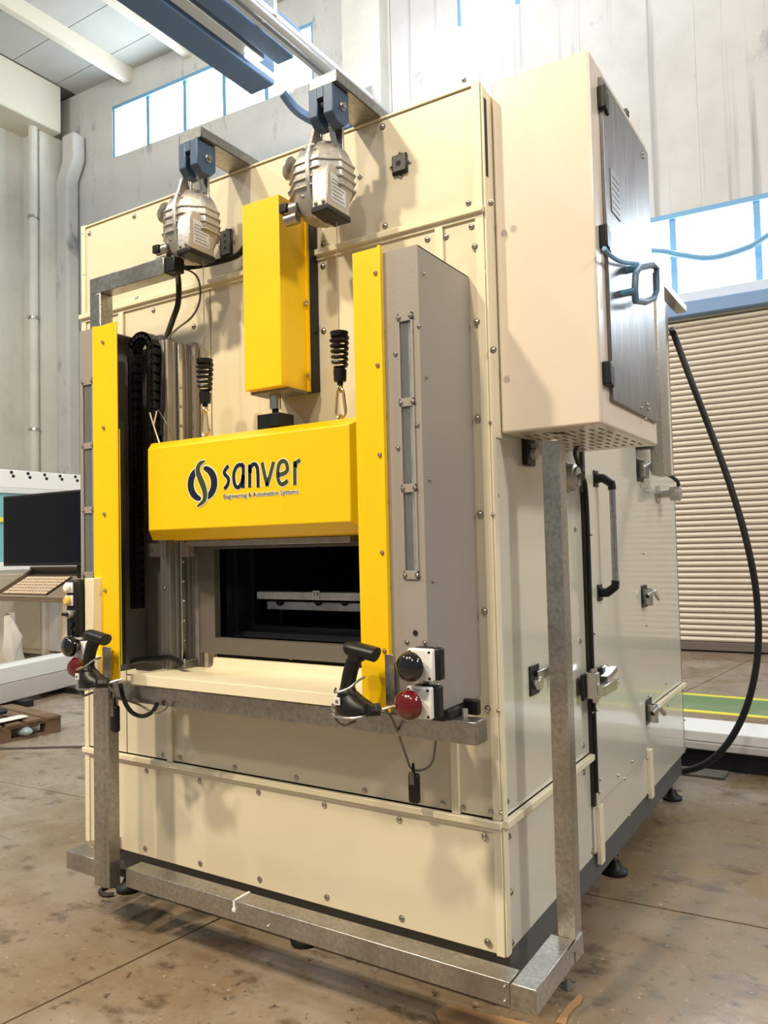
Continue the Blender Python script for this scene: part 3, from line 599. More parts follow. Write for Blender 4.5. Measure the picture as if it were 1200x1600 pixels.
GLY = [('navy', [[(457,292),(438,318),(437,335),(452,352),(458,368),(452,392),(436,414)]]),
       ('navy', [[(533,288),(505,292),(487,325),(485,365),(494,398),(510,404),(526,380),(534,340)], [(534,286),(535,345),(534,408)]]),
       ('navy', [[(567,286),(568,345),(568,405)], [(569,330),(574,298),(590,284),(604,294),(610,325),(612,405)]]),
       ('olive', [[(632,276),(645,338),(658,396)], [(692,272),(676,335),(658,398)]]),
       ('olive', [[(716,340),(742,334),(764,315),(758,278),(740,268),(722,282),(714,318),(714,352),(724,382),(742,388),(766,370)]]),
       ('olive', [[(802,268),(803,330),(803,392)], [(804,300),(812,276),(830,262)]])]
WB = MB(); NB = MB(); OB = MB()
for m_, strokes in GLY:
    LB = MB()
    for st in strokes:
        pp_ = curve2([hp(*q) for q in st], 5) if len(st) > 3 else [hp(*q) for q in st]
        ribbon(WB, [(2*pp_[0][0]-pp_[1][0], 2*pp_[0][1]-pp_[1][1])]*0+pp_, .0190, LZ, .0004); ribbon(LB, pp_, .0142, LZ-.0004, .0006)
    obj('letter', LB, m_, lh)
# emblem: ring broken by an S-shaped blade
cx_, cz_ = hp(321, 385); ex, ez = (hp(398, 385)[0]-hp(245, 385)[0])/2, (hp(321, 290)[1]-hp(321, 480)[1])/2
def ringarc(mb, a0, a1, w0, k, y, th):
    pts = []; ws = []
    for i in range(25):
        t = i/24; a = R(a0+(a1-a0)*t); pts.append((cx_+(ex-.014)*math.cos(a), cz_+(ez-.010)*math.sin(a))); ws.append(w0*(.35+.65*math.sin(math.pi*min(1, max(0, t)))**.6)+k)
    ribbon(mb, pts, ws, y, th)
for a0, a1 in ((105, 262), (-75, 82)):
    ringarc(WB, a0-2, a1+2, .030, .006, LZ, .0004); NB = MB(); ringarc(NB, a0, a1, .030, 0, LZ-.0004, .0006); obj('emblem_arc', NB, 'navy', lh)
S = curve2([hp(334, 268), hp(308, 284), hp(298, 318), hp(312, 362), hp(328, 402), hp(336, 440), hp(330, 475), hp(296, 504)], 5)
ws = [.004+.021*math.sin(math.pi*(i/(len(S)-1)))**.6 for i in range(len(S))]
ribbon(WB, S, [w+.006 for w in ws], LZ-.0010, .0003); ribbon(OB, S, ws, LZ-.0013, .0005)
obj('logo_outline', WB, 'wht', lh); obj('emblem_blade', OB, 'olive', lh)
tx0, tz0 = hp(432, 448); tx1, tz1 = hp(820, 432)
o = text('Engineering & Automation Systems', .0215, ((tx0+tx1)/2, LZ-.0011, (tz0+tz1)/2), 'navy', lh, sx=1); wid = max(v.co.x for v in o.data.vertices)-min(v.co.x for v in o.data.vertices)
o.data.transform(Matrix.Diagonal(((tx1-tx0)/wid, 1, 1, 1)))
o2 = text('Engineering & Automation Systems', .0215, ((tx0+tx1)/2, LZ-.0004, (tz0+tz1)/2), 'wht', lh, name='lettering_outline'); o2.data.transform(Matrix.Diagonal(((tx1-tx0)/wid, 1, 1, 1)))
bmo = bmesh.new(); bmo.from_mesh(o2.data); bmesh.ops.remove_doubles(bmo, verts=bmo.verts, dist=1e-6)
for v in bmo.verts: v.normal_update()
nr = {v.index: v.normal.copy() for v in bmo.verts}
for v in bmo.verts: v.co += Vector((nr[v.index].x, 0, nr[v.index].z))*.0022
bmo.to_mesh(o2.data); bmo.free()
# ------------------------------------------------------------------ hoists (spring balancers), brackets, cables
def octa(rx, ry, z, c=.42, cx=0, cy=0): return [Vector((cx+rx*a, cy+ry*b, z)) for a, b in ((-c, -1), (c, -1), (1, -c), (1, c), (c, 1), (-c, 1), (-1, c), (-1, -c))]
sbq = thing('spring_balancer', 'x', 'balancer', (0, 0, 0), group=None, local=True)
b = MB(); b.rings([octa(.05, .05, .0), octa(.078, .07, .03), octa(.10, .086, .085), octa(.105, .088, .12), octa(.103, .088, .175), octa(.088, .072, .215), octa(.07, .05, .245), octa(.06, .04, .25)])
bd = obj('drum_housing', b, 'castal', sbq, bevel=.006)
for z in (.085, .112, .139, .166):
    k = 1.07 if z < .15 else 1.05
    obj('rib', MB().rings([octa(.103*k, .088*k, z), octa(.103*k, .088*k, z+.006)]), 'castal', bd, bevel=.0015)
prf = [(-.02, -.016), (-.06, -.01), (-.09, .05), (-.102, .11), (-.102, .18), (-.078, .235), (-.06, .29), (-.035, .295), (-.02, .25), (.03, .24), (.06, .2), (.06, 0)]
obj('seam_flange', MB().prism([(.006, y, z) for y, z in prf], (.014, 0, 0)), 'castal', bd, bevel=.003)
b = MB(); b.prism([(.035, -.105, .0), (.035, -.105, .10), (.035, -.085, .14), (.035, .02, .14), (.035, .02, .0)], (.06, 0, 0)); ct = obj('cable_guide', b, 'castal', sbq, bevel=.004)
b = MB(); b.box(.032, .098, -.108, .023, -.018, .0); obj('guide_foot', b, 'black', ct, bevel=.004)
pln = MB(); pln.box(.0951, .0962, -.085, -.005, .02, .11); obj('data_plate', pln, 'shelf', ct)
pll = MB()
for k in range(6): pll.box(.0962, .0966, -.08+.003*(k % 2), -.012-.006*(k % 3), .03+k*.012, .033+k*.012)
obj('data_print', pll, 'dgrey', ct, kind='stuff')
bolts(ct, [(.05, -.105, .012), (.08, -.105, .012)], 'y', 1)
obj('hanger_plate', MB().prism([(.012, .0, .15), (.085, 0, .15), (.085, 0, .30), (.075, 0, .312), (.012, 0, .32)], (0, .012, 0)), 'galv', sbq, bevel=.002)
obj('hanger_wing', MB().prism([(-.06, .0, .22), (.0, 0, .22), (.0, 0, .31), (-.012, 0, .315)], (0, .010, 0)), 'galv', sbq, bevel=.002)
b = MB(); b.lathe([(0, .014), (.02, .014), (.021, .034), (.028, .040), (.036, .036), (.04, .0)], (-.088, -.02, .19), (-1, -.25, .5), 18); obj('lock_knob', b, 'castal', sbq)
obj('adjuster', MB().cyl((-.06, -.05, .045), (-.108, -.06, .04), .024, 14), 'galv', sbq, bevel=.003); obj('adjuster', MB().cyl((-.06, -.055, .012), (-.108, -.062, .008), .02, 14), 'galv', sbq, bevel=.003)
obj('adjuster', MB().cyl((-.09, -.03, .115), (-.112, -.035, .115), .012, 10), 'galv', sbq)
obj('adjuster_grip', MB().box(-.116, -.085, -.088, -.045, .028, .058), 'black', sbq, bevel=.003)
bolts(bd, [(-.005, -.10, .05), (-.008, -.085, .215), (.028, -.085, .215)], 'y', 1)
def bracket(x, label):
    r = thing('hoist_bracket', label, 'bracket', (x, 0, 2.85))
    b = MB(); b.box(x-.05, x+.062, -.26, .5, 2.962, 2.966); b.box(x+.058, x+.062, -.26, .5, 2.962, 3.0); b.box(x-.05, x-.046, -.26, .5, 2.962, 3.0); b.box(x-.05, x+.062, -.26, -.256, 2.962, 3.0); obj('arm', b, 'galv', r, bevel=.001)
    for s in (-1, 1):
        x0, x1 = (x-.045, x-.012) if s < 0 else (x+.012, x+.048)
        obj('cheek', MB().prism([(x0, -.268, 2.96), (x0, -.268, 2.868), (x0, -.245, 2.845), (x0, -.20, 2.845), (x0, -.175, 2.87), (x0, -.175, 2.96)], (x1-x0, 0, 0)), 'flareblk', r, bevel=.003)
    obj('bridge', MB().box(x-.012, x+.012, -.268, -.175, 2.925, 2.96), 'flareblk', r)
    obj('pin', MB().lathe([(0, .014), (.004, .014), (.005, .011), (.012, .010), (.0121, 0)], (x+.048, -.215, 2.905), (1, 0, 0), 12), 'chrome', r)
    return r
def hang(x, zt, bx, side):
    # hook: in the slot of the bracket, down to the balancer
    hk = MB(); hk.tube(smooth([(bx+.0, -.255, 2.905), (bx+.001, -.235, 2.925), (bx+.002, -.205, 2.915), (bx+.003, -.20, 2.885), (bx+.006, -.225, 2.855), (bx+.01, -.215, 2.83), (bx+.01, -.205, 2.80)]), .0085, 8)
    tag(obj('hook', hk, 'steel'), 'bright steel hook in the %s flare-tinted dark bracket' % side, 'hook')
RX, LX = -.432, -1.022
bracket(RX, 'galvanised bracket arm with dark block on the machine top, right one'); bracket(LX, 'galvanised bracket arm with dark block on the machine top, left one')
hang(0, 0, RX, 'right-hand'); hang(0, 0, LX, 'left-hand')
sbq.location = (-.505, -.165, 2.575); sbq['label'] = 'cast aluminium spring balancer hanging right, over the top of the yellow actuator cover'
dup(sbq, (-1.112, -.165, 2.575), 'cast aluminium spring balancer hanging left of the yellow actuator cover')
def line_set(x, y, zt, side):
    cb = MB().cyl((x, y, zt), (x, y, 2.17), .0016, 6); tag(obj('balancer_wire', cb, 'greyc'), 'thin steel wire from the %s spring balancer' % side, 'wire')
    r = thing('spring_buffer', 'black coil spring buffer with swivel on the %s balancer wire' % side, 'buffer', (x, y, 2.02))
    obj('stop_cap', MB().lathe([(0, .018), (.004, .028), (.02, .030), (.022, 0.0)], (x, y, 2.165), (0, 0, 1), 16), 'black', r)
    n = 80; hp_ = [Vector((x+(.027-.006*t)*math.cos(t*6.28*5.5), y+(.027-.006*t)*math.sin(t*6.28*5.5), 2.168-.095*t)) for t in [i/n for i in range(n+1)]]
    obj('coil', MB().tube(hp_, .0062, 6), 'black', r); hs = MB(); hs.tube([p_+Vector((0, 0, .003)) for p_ in hp_], .0022, 4)
    obj('swivel', MB().lathe([(0, .009), (.012, .010), (.014, .02), (.05, .022), (.056, .015), (.057, 0)], (x, y, 2.012), (0, 0, 1), 12), 'black', r)
    k = thing('carabiner', 'brass coloured snap hook below the %s spring buffer' % side, 'carabiner', (x, y, 1.9))
    ring_ = arc((x, y, 1.99), .012, 0, 180, 8)+arc((x, y, 1.925), .019, 180, 360, 10); obj('ring', MB().tube(ring_, .0042, 8, closed=True), 'brass', k)
    obj('gate', MB().cyl((x+.019, y-.001, 1.93), (x+.0125, y-.001, 1.985), .0055, 8), 'brass', k)
    obj('eye', MB().tube(arc((x, y, 2.003), .011, 0, 345, 12, 'yz'), .0035, 6, closed=True), 'brass', k)
    obj('eye', MB().tube(arc((x, y, 1.903), .014, 0, 345, 12, 'yz'), .0045, 6, closed=True), 'brass', k)
line_set(-.425, -.2, 2.545, 'right'); line_set(-1.02, -.2, 2.545, 'left')
# sockets on the top panel
p = at(626, 258, y=0); so = thing('panel_socket', 'square grey cable socket on the upper right of the top panel', 'socket', (p.x, 0, p.z))
obj('plate', MB().box(p.x-.03, p.x+.03, -.012, 0, p.z-.035, p.z+.035), 'black', so, bevel=.006); obj('insert', MB().box(p.x-.022, p.x+.026, -.016, -.012, p.z-.026, p.z+.03), 'dgrey', so, bevel=.003)
obj('hole', MB().cyl((p.x, -.0165, p.z), (p.x, -.015, p.z), .01, 12), 'dark', so); bolts(so, [(p.x-.036, 0, p.z), (p.x+.036, 0, p.z), (p.x, 0, p.z+.041), (p.x, 0, p.z-.041)], 'y', 1)
p = at(355, 382, y=0); so = thing('panel_socket', 'tall dark cable socket beside the left balancer on the top panel', 'socket', (p.x, 0, p.z))
obj('plate', MB().box(p.x-.032, p.x+.032, -.012, 0, p.z-.05, p.z+.055), 'black', so, bevel=.006); obj('insert', MB().box(p.x-.018, p.x+.028, -.017, -.012, p.z-.045, p.z+.045), 'dgrey', so, bevel=.003)
for k in (-.02, .005, .03): obj('hole', MB().cyl((p.x+.004, -.0178, p.z+k), (p.x+.004, -.016, p.z+k), .006, 10), 'dark', so)
bolts(so, [(p.x-.038, 0, p.z), (p.x+.038, 0, p.z), (p.x, 0, p.z+.061)], 'y', 1)
pts = [at(385, 382, y=-.05), at(372, 398, y=-.05), at(345, 408, y=-.06), at(300, 417, y=-.1), at(275, 416, y=-.12)]
tag(obj('cable_bundle', MB().tube(smooth(pts), .011, 8), 'rubber'), 'black cable bundle running from the actuator behind the left balancer', 'cable')
pts = [at(274, 416, y=-.12), at(279, 440, y=-.12), at(278, 475, y=-.12), at(268, 505, y=-.13), at(258, 540, y=-.14), at(255, 600, y=-.15), at(253, 680, y=-.15)]
tag(obj('drop_cable', MB().tube(smooth(pts), .011, 8), 'rubber'), 'thick black cable dropping from the left balancer to the cable chain', 'cable')
pts = [at(278, 418, y=-.11), at(300, 425, y=-.1), at(311, 440, y=-.09), at(312, 470, y=-.09), at(300, 495, y=-.1), at(275, 515, y=-.12), at(262, 530, y=-.14)]
tag(obj('thin_cable', MB().tube(smooth(pts), .004, 6), 'greyc'), 'thin dark cable curving beside the drop cable', 'cable')
tag(obj('beam_end_plug', MB().box(-1.17, -1.12, -.245, -.195, 2.52, 2.575), 'black', bevel=.004), 'black plug closing the end of the top left beam', 'plug')
# energy chain
ec_ = thing('cable_chain', 'black plastic cable chain looping over in the left bay', 'cable chain', (-1.37, -.16, 1.5))
cl = -1.425; cr_ = -1.318; cpy = -.17; rad = (cr_-cl)/2; ctr = (cl+cr_)/2; path = []
z = 1.30
while z < 2.27: path.append((cl, z, 90)); z += .035
for k in range(1, 9): a = 180-k*20; path.append((ctr+rad*math.cos(R(a)), 2.275+rad*math.sin(R(a)), a-90))
z = 2.265
while z > 1.86: path.append((cr_, z, 90)); z -= .035
lk = MB(); lk.box(-.016, .016, -.022, -.018, -.021, .021); lk.box(-.016, .016, .018, .022, -.021, .021); lk.box(-.017, -.012, -.022, .022, -.012, .012); lk.box(.012, .017, -.022, .022, -.012, .012)
lk.cyl((.0, -.0245, .013), (.0, -.018, .013), .008, 8)
lkm = mesh_of('chain_link', lk, M['black'])
for x, z, a in path:
    o = bpy.data.objects.new('chain_link', lkm); C.objects.link(o); o.parent = ec_; o.location = Vector((x, cpy, z))-Vector((-1.37, -.16, 1.5)); o.rotation_euler = (0, R(90-a), 0)
for xx, z0, z1 in ((cl, 1.28, 2.28), (cr_, 1.85, 2.27)): obj('hose', MB().cyl((xx, cpy, z0), (xx, cpy, z1), .009, 8), 'rubber', ec_)
b = MB(); b.tube([at(234, 645, y=-.2), at(241, 668, y=-.2), at(249, 692, y=-.2)], .0028, 6); b.tube([at(245, 642, y=-.2), at(240, 664, y=-.2)], .0028, 6); tag(obj('tied_cord', b, 'trim'), 'light tied cord at the bottom of the cable chain', 'cord')
tag(obj('signal_wire', MB().tube(smooth([at(247, 640, y=-.17), at(262, 665, y=-.18), at(272, 690, y=-.15)]), .002, 5), 'greyc'), 'thin grey wire beside the tied cord', 'wire')
# ------------------------------------------------------------------ push buttons on the right tower
def button(u, w, cap, label):
    p = at(u, w, y=-.42); x, z = p.x, p.z
    r = thing('push_button', label, 'button', (x, -.33, z))
    obj('back_box', MB().box(x-.018, x+.062, -.366, -.333, z-.042, z+.045), 'black', r, bevel=.006)
    obj('front_box', MB().box(x-.026, x+.05, -.388, -.366, z-.042, z+.044), 'white', r, bevel=.005)
    obj('cap', MB().lathe([(0, .022), (.02, .022), (.021, .036), (.03, .041), (.042, .038), (.05, .030), (.056, .018), (.058, 0.0)], (x+.0, -.388, z), (0, -1, 0), 28), cap, r)
    for sx, sz in ((-.018, .036), (.042, .036), (.042, -.034), (-.018, -.034)): obj('screw', MB().cyl((x+sx, -.3885, z+sz), (x+sx, -.3865, z+sz), .004, 8), 'black', r)
    return r
button(640, 1042, 'blackb', 'black mushroom push button on white box, upper one on the right tower')
button(638, 1102, 'red', 'dark red mushroom push button on white box, low on right tower')
# ------------------------------------------------------------------ control box on the left tower
cb = thing('control_box', 'slim black control box with white and yellow buttons on the left tower', 'control box', (-1.5, -.36, 1.2))
obj('side_plate', MB().box(-1.475, -1.425, -.372, -.334, 1.20, 1.405), 'trim', cb, bevel=.003)
obj('box', MB().box(-1.545, -1.478, -.40, -.338, 1.19, 1.40), 'black', cb, bevel=.008)
for z, m_, n_ in ((1.372, 'white', 'white push button'), (1.325, 'yel2', 'yellow push button')):
    bt = obj('button', MB().lathe([(0, .016), (.018, .016), (.019, .014), (.022, .012), (.023, 0)], (-1.52, -.40, z), (0, -1, 0), 16), m_, cb, label=n_)
    obj('collar', MB().box(-1.542, -1.50, -.406, -.40, z-.019, z+.019), 'white', cb, bevel=.002)
obj('selector', MB().lathe([(0, .015), (.012, .015), (.013, .012), (.02, .011), (.021, 0)], (-1.515, -.40, 1.275), (0, -1, 0), 14), 'castal', cb); obj('selector_lever', MB().box(-1.53, -1.50, -.432, -.42, 1.27, 1.282), 'black', cb, bevel=.003)
for z in (1.238, 1.21): obj('cap', MB().cyl((-1.512, -.40, z), (-1.512, -.408, z), .013, 14), 'blackb', cb)
mb_ = thing('push_button', 'black mushroom button under the left control box beside the left scanner', 'button', (-1.49, -.34, 1.13))
obj('front_box', MB().box(-1.53, -1.46, -.385, -.336, 1.105, 1.175), 'white', mb_, bevel=.005)
obj('cap', MB().lathe([(0, .022), (.02, .022), (.021, .034), (.03, .039), (.042, .036), (.05, .028), (.058, 0.0)], (-1.50, -.386, 1.16), (0, -1, 0), 24), 'blackb', mb_)
rb_ = thing('push_button', 'partly hidden red button behind the left barcode scanner', 'button', (-1.46, -.34, 1.08))
obj('front_box', MB().box(-1.50, -1.43, -.383, -.336, 1.05, 1.12), 'white', rb_, bevel=.005); obj('cap', MB().lathe([(0, .022), (.02, .022), (.021, .034), (.035, .037), (.05, .026), (.056, 0.0)], (-1.468, -.384, 1.085), (0, -1, 0), 24), 'red', rb_)
# ------------------------------------------------------------------ barcode scanners in their cradles (built at their base)
bs = thing('barcode_scanner', 'black handheld barcode scanner upright in its cradle in front of the right guard', 'scanner', (0, 0, 0), local=True)
b = MB(); b.tube(smooth([(-.042, 0, .178), (-.03, 0, .180), (0, 0, .176), (.025, 0, .172), (.048, 0, .168), (.052, 0, .167)], 3), [.008]+[.024]*2+[.027]*10+[.026]*2+[.01]*1, 14, ry=[.008]+[.02]*2+[.021]*10+[.021]*2+[.008]); hd_ = obj('scan_head', b, 'black', bs)
obj('handle', MB().tube(smooth([(-.004, 0, .17), (-.018, 0, .15), (-.032, 0, .12), (-.045, 0, .07), (-.052, 0, .035)], 4), [.024]*3+[.022]*4+[.021]*6+[.021]*4, 14, ry=[.026]*3+[.021]*4+[.021]*6+[.021]*4), 'black', bs)
obj('trigger', MB().tube([(.008, 0, .165), (-.006, 0, .148), (-.012, 0, .13)], [.006, .008, .005], 8), 'black', bs)
b = MB(); b.rings([[Vector((cx+rx*math.cos(2*math.pi*j/16), ry*math.sin(2*math.pi*j/16), z)) for j in range(16)] for cx, rx, ry, z in ((-.02, .055, .035, .0), (-.018, .064, .04, .012), (-.02, .06, .038, .028), (-.035, .042, .032, .045), (-.045, .026, .026, .062), (-.042, .018, .02, .075))])
obj('cradle', b, 'black', bs)
b = MB(); b.tube(smooth([(.04, -.03, .022), (.05, -.01, .02), (.062, 0, .02)]), .018, 8); obj('cradle_nose', b, 'black', bs)
obj('tag', MB().box(-.062, -.044, -.0405, -.037, .03, .05), 'white', bs); obj('tag_mark', MB().box(-.058, -.048, -.0412, -.0404, .034, .044), 'dgrey', bs)
w_ = MB(); w_.tube(smooth([(-.085, 0, .065), (-.06, -.035, .062), (-.02, -.03, .075), (.0, -.01, .095), (.0, .02, .10)]), .0035, 6); w_.tube(smooth([(-.095, -.01, -.004), (-.06, -.03, -.006), (.0, -.03, -.002), (.06, 0, .018), (.10, .03, .03)]), .004, 6); w_.tube(smooth([(-.09, 0, .0), (-.098, -.0, .012), (-.092, 0, .024), (-.08, 0, .012)]), .004, 6)
obj('wire_holder', w_, 'galv', bs)
obj('pigtail', MB().tube(smooth([(-.08, -.01, .005), (-.078, -.01, -.02), (-.055, -.01, -.032), (-.02, .0, -.02)]), .004, 6), 'greyc', bs)
bs.location = at(556, 1108, y=-.43)+Vector((.018, 0, -.014))
dup(bs, at(142, 1070, y=-.43)+Vector((.03, 0, -.006)), 'black handheld barcode scanner upright in its cradle in front of the left guard')
def smallbracket(u0, u1, w0, w1, label):
    a, b_ = at(u0, w0, y=-.352), at(u1, w1, y=-.352); r = tag(obj('mounting_plate', MB().box(a.x, b_.x, -.356, -.351, b_.z, a.z), 'galv', bevel=.001), label, 'bracket'); bolts_pts = []
smallbracket(602, 618, 1022, 1103, 'small galvanised mounting plate beside the right push buttons'); smallbracket(161, 174, 1010, 1062, 'small galvanised mounting plate on the left yellow guard')
# inline chargers with their loops
def charger(x, y, z, label, h=.12):
    r = thing('inline_adapter', label, 'adapter', (x, y, z)); obj('case', MB().box(x-.019, x+.019, y-.012, y+.012, z, z+h), 'black', r, bevel=.009)
    obj('strain_relief', MB().cyl((x-.002, y, z+h-.004), (x-.002, y, z+h+.03), .006, 8, .004), 'black', r); obj('label_print', MB().box(x-.012, x+.006, y-.0125, y-.0119, z+.06, z+.10), 'dgrey', r); return r
p = at(648, 1255, y=-.06); charger(p.x, -.06, p.z, 'small black inline adapter hanging on a thin cable below the right push buttons', .095)
pts = [at(590, 1105, y=-.35), at(606, 1113, y=-.30), at(620, 1140, y=-.24), at(634, 1180, y=-.1), at(643, 1201, y=-.06), at(660, 1203, y=-.06), at(676, 1190, y=-.06), at(681, 1155, y=-.1)]
tag(obj('scanner_cable', MB().tube(smooth(pts), .0038, 7), 'greyc'), 'grey cable loop from the right scanner to the inline adapter', 'cable')
p = at(180, 1144, y=-.27); charger(p.x, -.27, p.z, 'small black inline adapter hanging below the left yellow guard', .10)
pts = [at(165, 1068, y=-.36), at(180, 1085, y=-.33), (p.x-.002, -.27, p.z+.13), at(215, 1100, y=-.26), at(240, 1113, y=-.26), at(258, 1108, y=-.25), at(262, 1098, y=-.25)]
tag(obj('scanner_cable', MB().tube(smooth(pts), .0042, 7), 'greyc'), 'grey cable loop from the left scanner under the cross beam', 'cable')
pts = [at(188, 1068, y=-.27), at(193, 1092, y=-.27), at(205, 1112, y=-.27), at(222, 1119, y=-.27), at(238, 1112, y=-.26), at(246, 1098, y=-.25)]
tag(obj('black_loop_cable', MB().tube(smooth(pts), .008, 8), 'rubber'), 'thick black cable loop hanging under the left end of the cross beam', 'cable')
# black gear under the right tower
gd = thing('cable_gland_block', 'black gland block under the right tower on the cross beam', 'gland', (-.1, -.2, 1.0))
b = MB(); b.prism([(-.14, -.25, 1.028), (-.04, -.25, 1.028), (-.04, -.25, 1.004), (-.06, -.25, .995), (-.13, -.25, .995)], (0, .08, 0)); obj('block', b, 'black', gd, bevel=.006)
obj('plug', MB().cyl((-.062, -.15, .995), (-.062, -.15, 1.025), .018, 12), 'black', gd)
a_, b_ = at(716, 1090, y=-.11), at(750, 1117, y=-.11); obj('socket', MB().box(a_.x, b_.x, -.125, -.10, b_.z, a_.z), 'black', gd, bevel=.004)
obj('nut', MB().cyl((-.035, -.16, .997), (-.035, -.16, 1.018), .010, 8), 'castal', gd)

# ------------------------------------------------------------------ monitor and keyboard tray on the left
mo = thing('monitor', 'large black flat monitor mounted left of the machine above the keyboard', 'monitor', (-2.7, .33, 1.43))
obj('panel', MB().box(-3.065, -2.33, .30, .335, 1.435, 1.82), 'bezel', mo, bevel=.004); obj('screen', MB().box(-3.052, -2.343, .2985, .30, 1.452, 1.808), 'screen', mo)
b = MB(); b.box(-2.48, -2.38, .335, .40, 1.36, 1.75); b.box(-2.50, -2.2, .36, .40, 1.33, 1.40); b.box(-2.22, -1.95, .36, .42, 1.3, 1.42); obj('mount_arm', b, 'black', mo, bevel=.004)
kt = thing('keyboard_tray', 'brown metal tray with built-in keyboard below the monitor', 'keyboard', (-2.75, .25, 1.25))
ky0, ky1, kz0, kz1 = .16, .40, 1.275, 1.405
def kp(x, t, h=0):   # point on the sloping tray: t from front to back
    n = Vector((0, -(kz1-kz0), ky1-ky0)).normalized(); return Vector((x, ky0+(ky1-ky0)*t, kz0+(kz1-kz0)*t))+n*h
def slab(mb, x0, x1, t0, t1, h0, h1): mb.rings([[kp(x0, t0, h), kp(x1, t0, h), kp(x1, t1, h), kp(x0, t1, h)] for h in (h0, h1)])
b = MB(); slab(b, -2.94, -2.02, 0, 1, -.02, 0); obj('tray', b, 'trayp', kt, bevel=.002)
b = MB(); slab(b, -2.94, -2.0, 0, .06, 0, .012); slab(b, -2.94, -2.92, 0, 1, 0, .02); slab(b, -2.94, -2.0, .95, 1, 0, .03); obj('rim', b, 'trayp', kt, bevel=.002)
b = MB(); slab(b, -2.885, -2.515, .1, .74, .0, .006); kb = obj('keyboard_base', b, 'black', kt)
km = None
for r_ in range(6):
    for c_ in range(15):
        b = MB(); x = -2.88+c_*.0243; slab(b, x, x+.0185, .115+r_*.103, .115+r_*.103+.078, .006, .011); obj('key', b, 'key', kb)
tag(obj('tray_post', MB().box(-2.33, -2.24, .30, .36, 0, 1.25), 'alu', bevel=.004), 'grey post under the keyboard tray left of the machine', 'post')
# ------------------------------------------------------------------ background: left
wc = thing('glazed_white_machine', 'white machine with glazed upper panels behind the monitor', 'machine', (-8.3, 3.6, 0))
WX = -8.12; ZT2 = 2.555
def wbx(n, y0, y1, z0, z1, m_, x0=WX-.06, x1=WX, bv=.008): return obj(n, MB().box(x0, x1, y0, y1, z0, z1), m_, wc, bevel=bv)
wbx('fascia', 1.6, 5.6, 2.33, ZT2, 'wbox')
for u, w in ((18, 734), (21, 740), (44, 736), (47, 742), (70, 738), (73, 744), (94, 740), (97, 745), (118, 741), (121, 747)):
    p = at(u, w+4, x=WX+.003); obj('hole', MB().cyl((WX-.01, p.y, p.z), (WX+.003, p.y, p.z), .022, 8), 'black', wc)
yp = at(74, 765, x=WX).y
wbx('rail', 1.6, 5.6, 2.26, 2.33, 'wcab'); wbx('rail', 1.6, 5.6, 1.3, 1.4, 'wbox')
for y_ in (1.6, yp-.04, 5.52): wbx('post', y_, y_+.08, .0 if y_ != yp-.04 else 1.4, 2.26, 'wbox')
wbx('pane', 1.68, yp-.04, 1.4, 2.26, 'teal', WX-.04, WX-.03, 0); wbx('pane', yp+.04, 5.52, 1.4, 2.26, 'teal', WX-.04, WX-.03, 0)
wbx('roof', 1.6, 5.6, 2.50, 2.55, 'wcab', WX-1.2, WX-.06); wbx('back', 1.6, 5.6, 1.3, 2.5, 'wcab', WX-1.2, WX-1.1)
p = at(3, 808, x=WX); wbx('yellow_stripe', p.y-.6, p.y+.1, p.z-.06, p.z, 'yelp', WX, WX+.004, 0)
cc = thing('cream_cabinet', 'cream floor cabinet standing below the keyboard tray in the background', 'cabinet', (-9.6, 4.8, 0))
p0, p1 = at(0, 950, y=4.7), at(70, 950, y=4.7)
obj('body', MB().box(p0.x-.8, p1.x, 4.7, 5.1, .05, 1.2), 'tcab', cc, bevel=.01); obj('door', MB().box(p0.x-.1, at(64, 950, y=4.7).x, 4.685, 4.7, .12, 1.15), 'tcab', cc, bevel=.006)
obj('edge', MB().box(p1.x-.05, p1.x, 4.68, 4.7, .05, 1.2), 'wbox', cc)
wc2 = thing('white_locker', 'narrow white locker beside the cream cabinet in the background', 'locker', (-8.8, 4.9, 0))
p0, p1 = at(75, 950, y=4.75), at(140, 950, y=4.75); obj('body', MB().box(p0.x, p1.x+.4, 4.75, 5.1, .1, 1.2), 'wbox', wc2, bevel=.01)
p2 = at(98, 950, y=4.73); obj('post', MB().box(p2.x-.03, p2.x+.03, 4.71, 4.75, 0, 1.25), 'tcab', wc2)
# long profile packs on the floor, left
for k, (d, z0, z1, m_) in enumerate(((0, .06, .24, 'wbox2'), (.0, .245, .40, 'wbox'), (.24, .06, .22, 'wbox'), (.24, .225, .37, 'wbox2'))):
    lab = ['lowest silver profile pack', 'white profile bar on the silver pack', 'white profile bar of the back row, lower', 'silver profile bar of the back row, upper'][k]
    a_, c_ = Vector((-5.95, 1.2, 0)), Vector((-6.50, 3.4, 0)); t_ = (c_-a_).normalized(); n_ = Vector((-abs(t_.y), t_.x, 0)); n_ = Vector((-t_.y, t_.x, 0))
    a1_, c1_ = a_+n_*d, c_+n_*d; b = MB(); b.prism([a1_+Vector((0, 0, z0)), a1_+n_*.2+Vector((0, 0, z0)), a1_+n_*.2+Vector((0, 0, z1)), a1_+Vector((0, 0, z1))], c_-a_)
    r = tag(obj('profile_pack', b, m_, bevel=.006), 'long '+lab+' on the floor left of the machine', 'profile', 'profile packs on the left floor')
for y, w_n in ((1.5, 'nearest'), (2.4, 'middle'), (3.1, 'farthest')):
    tag(obj('floor_bearer', MB().box(-6.9, -6.1, y, y+.1, 0, .06), 'dark'), w_n+' dark bearer under the long profile packs on the left floor', 'bearer', 'bearers under the left profiles')
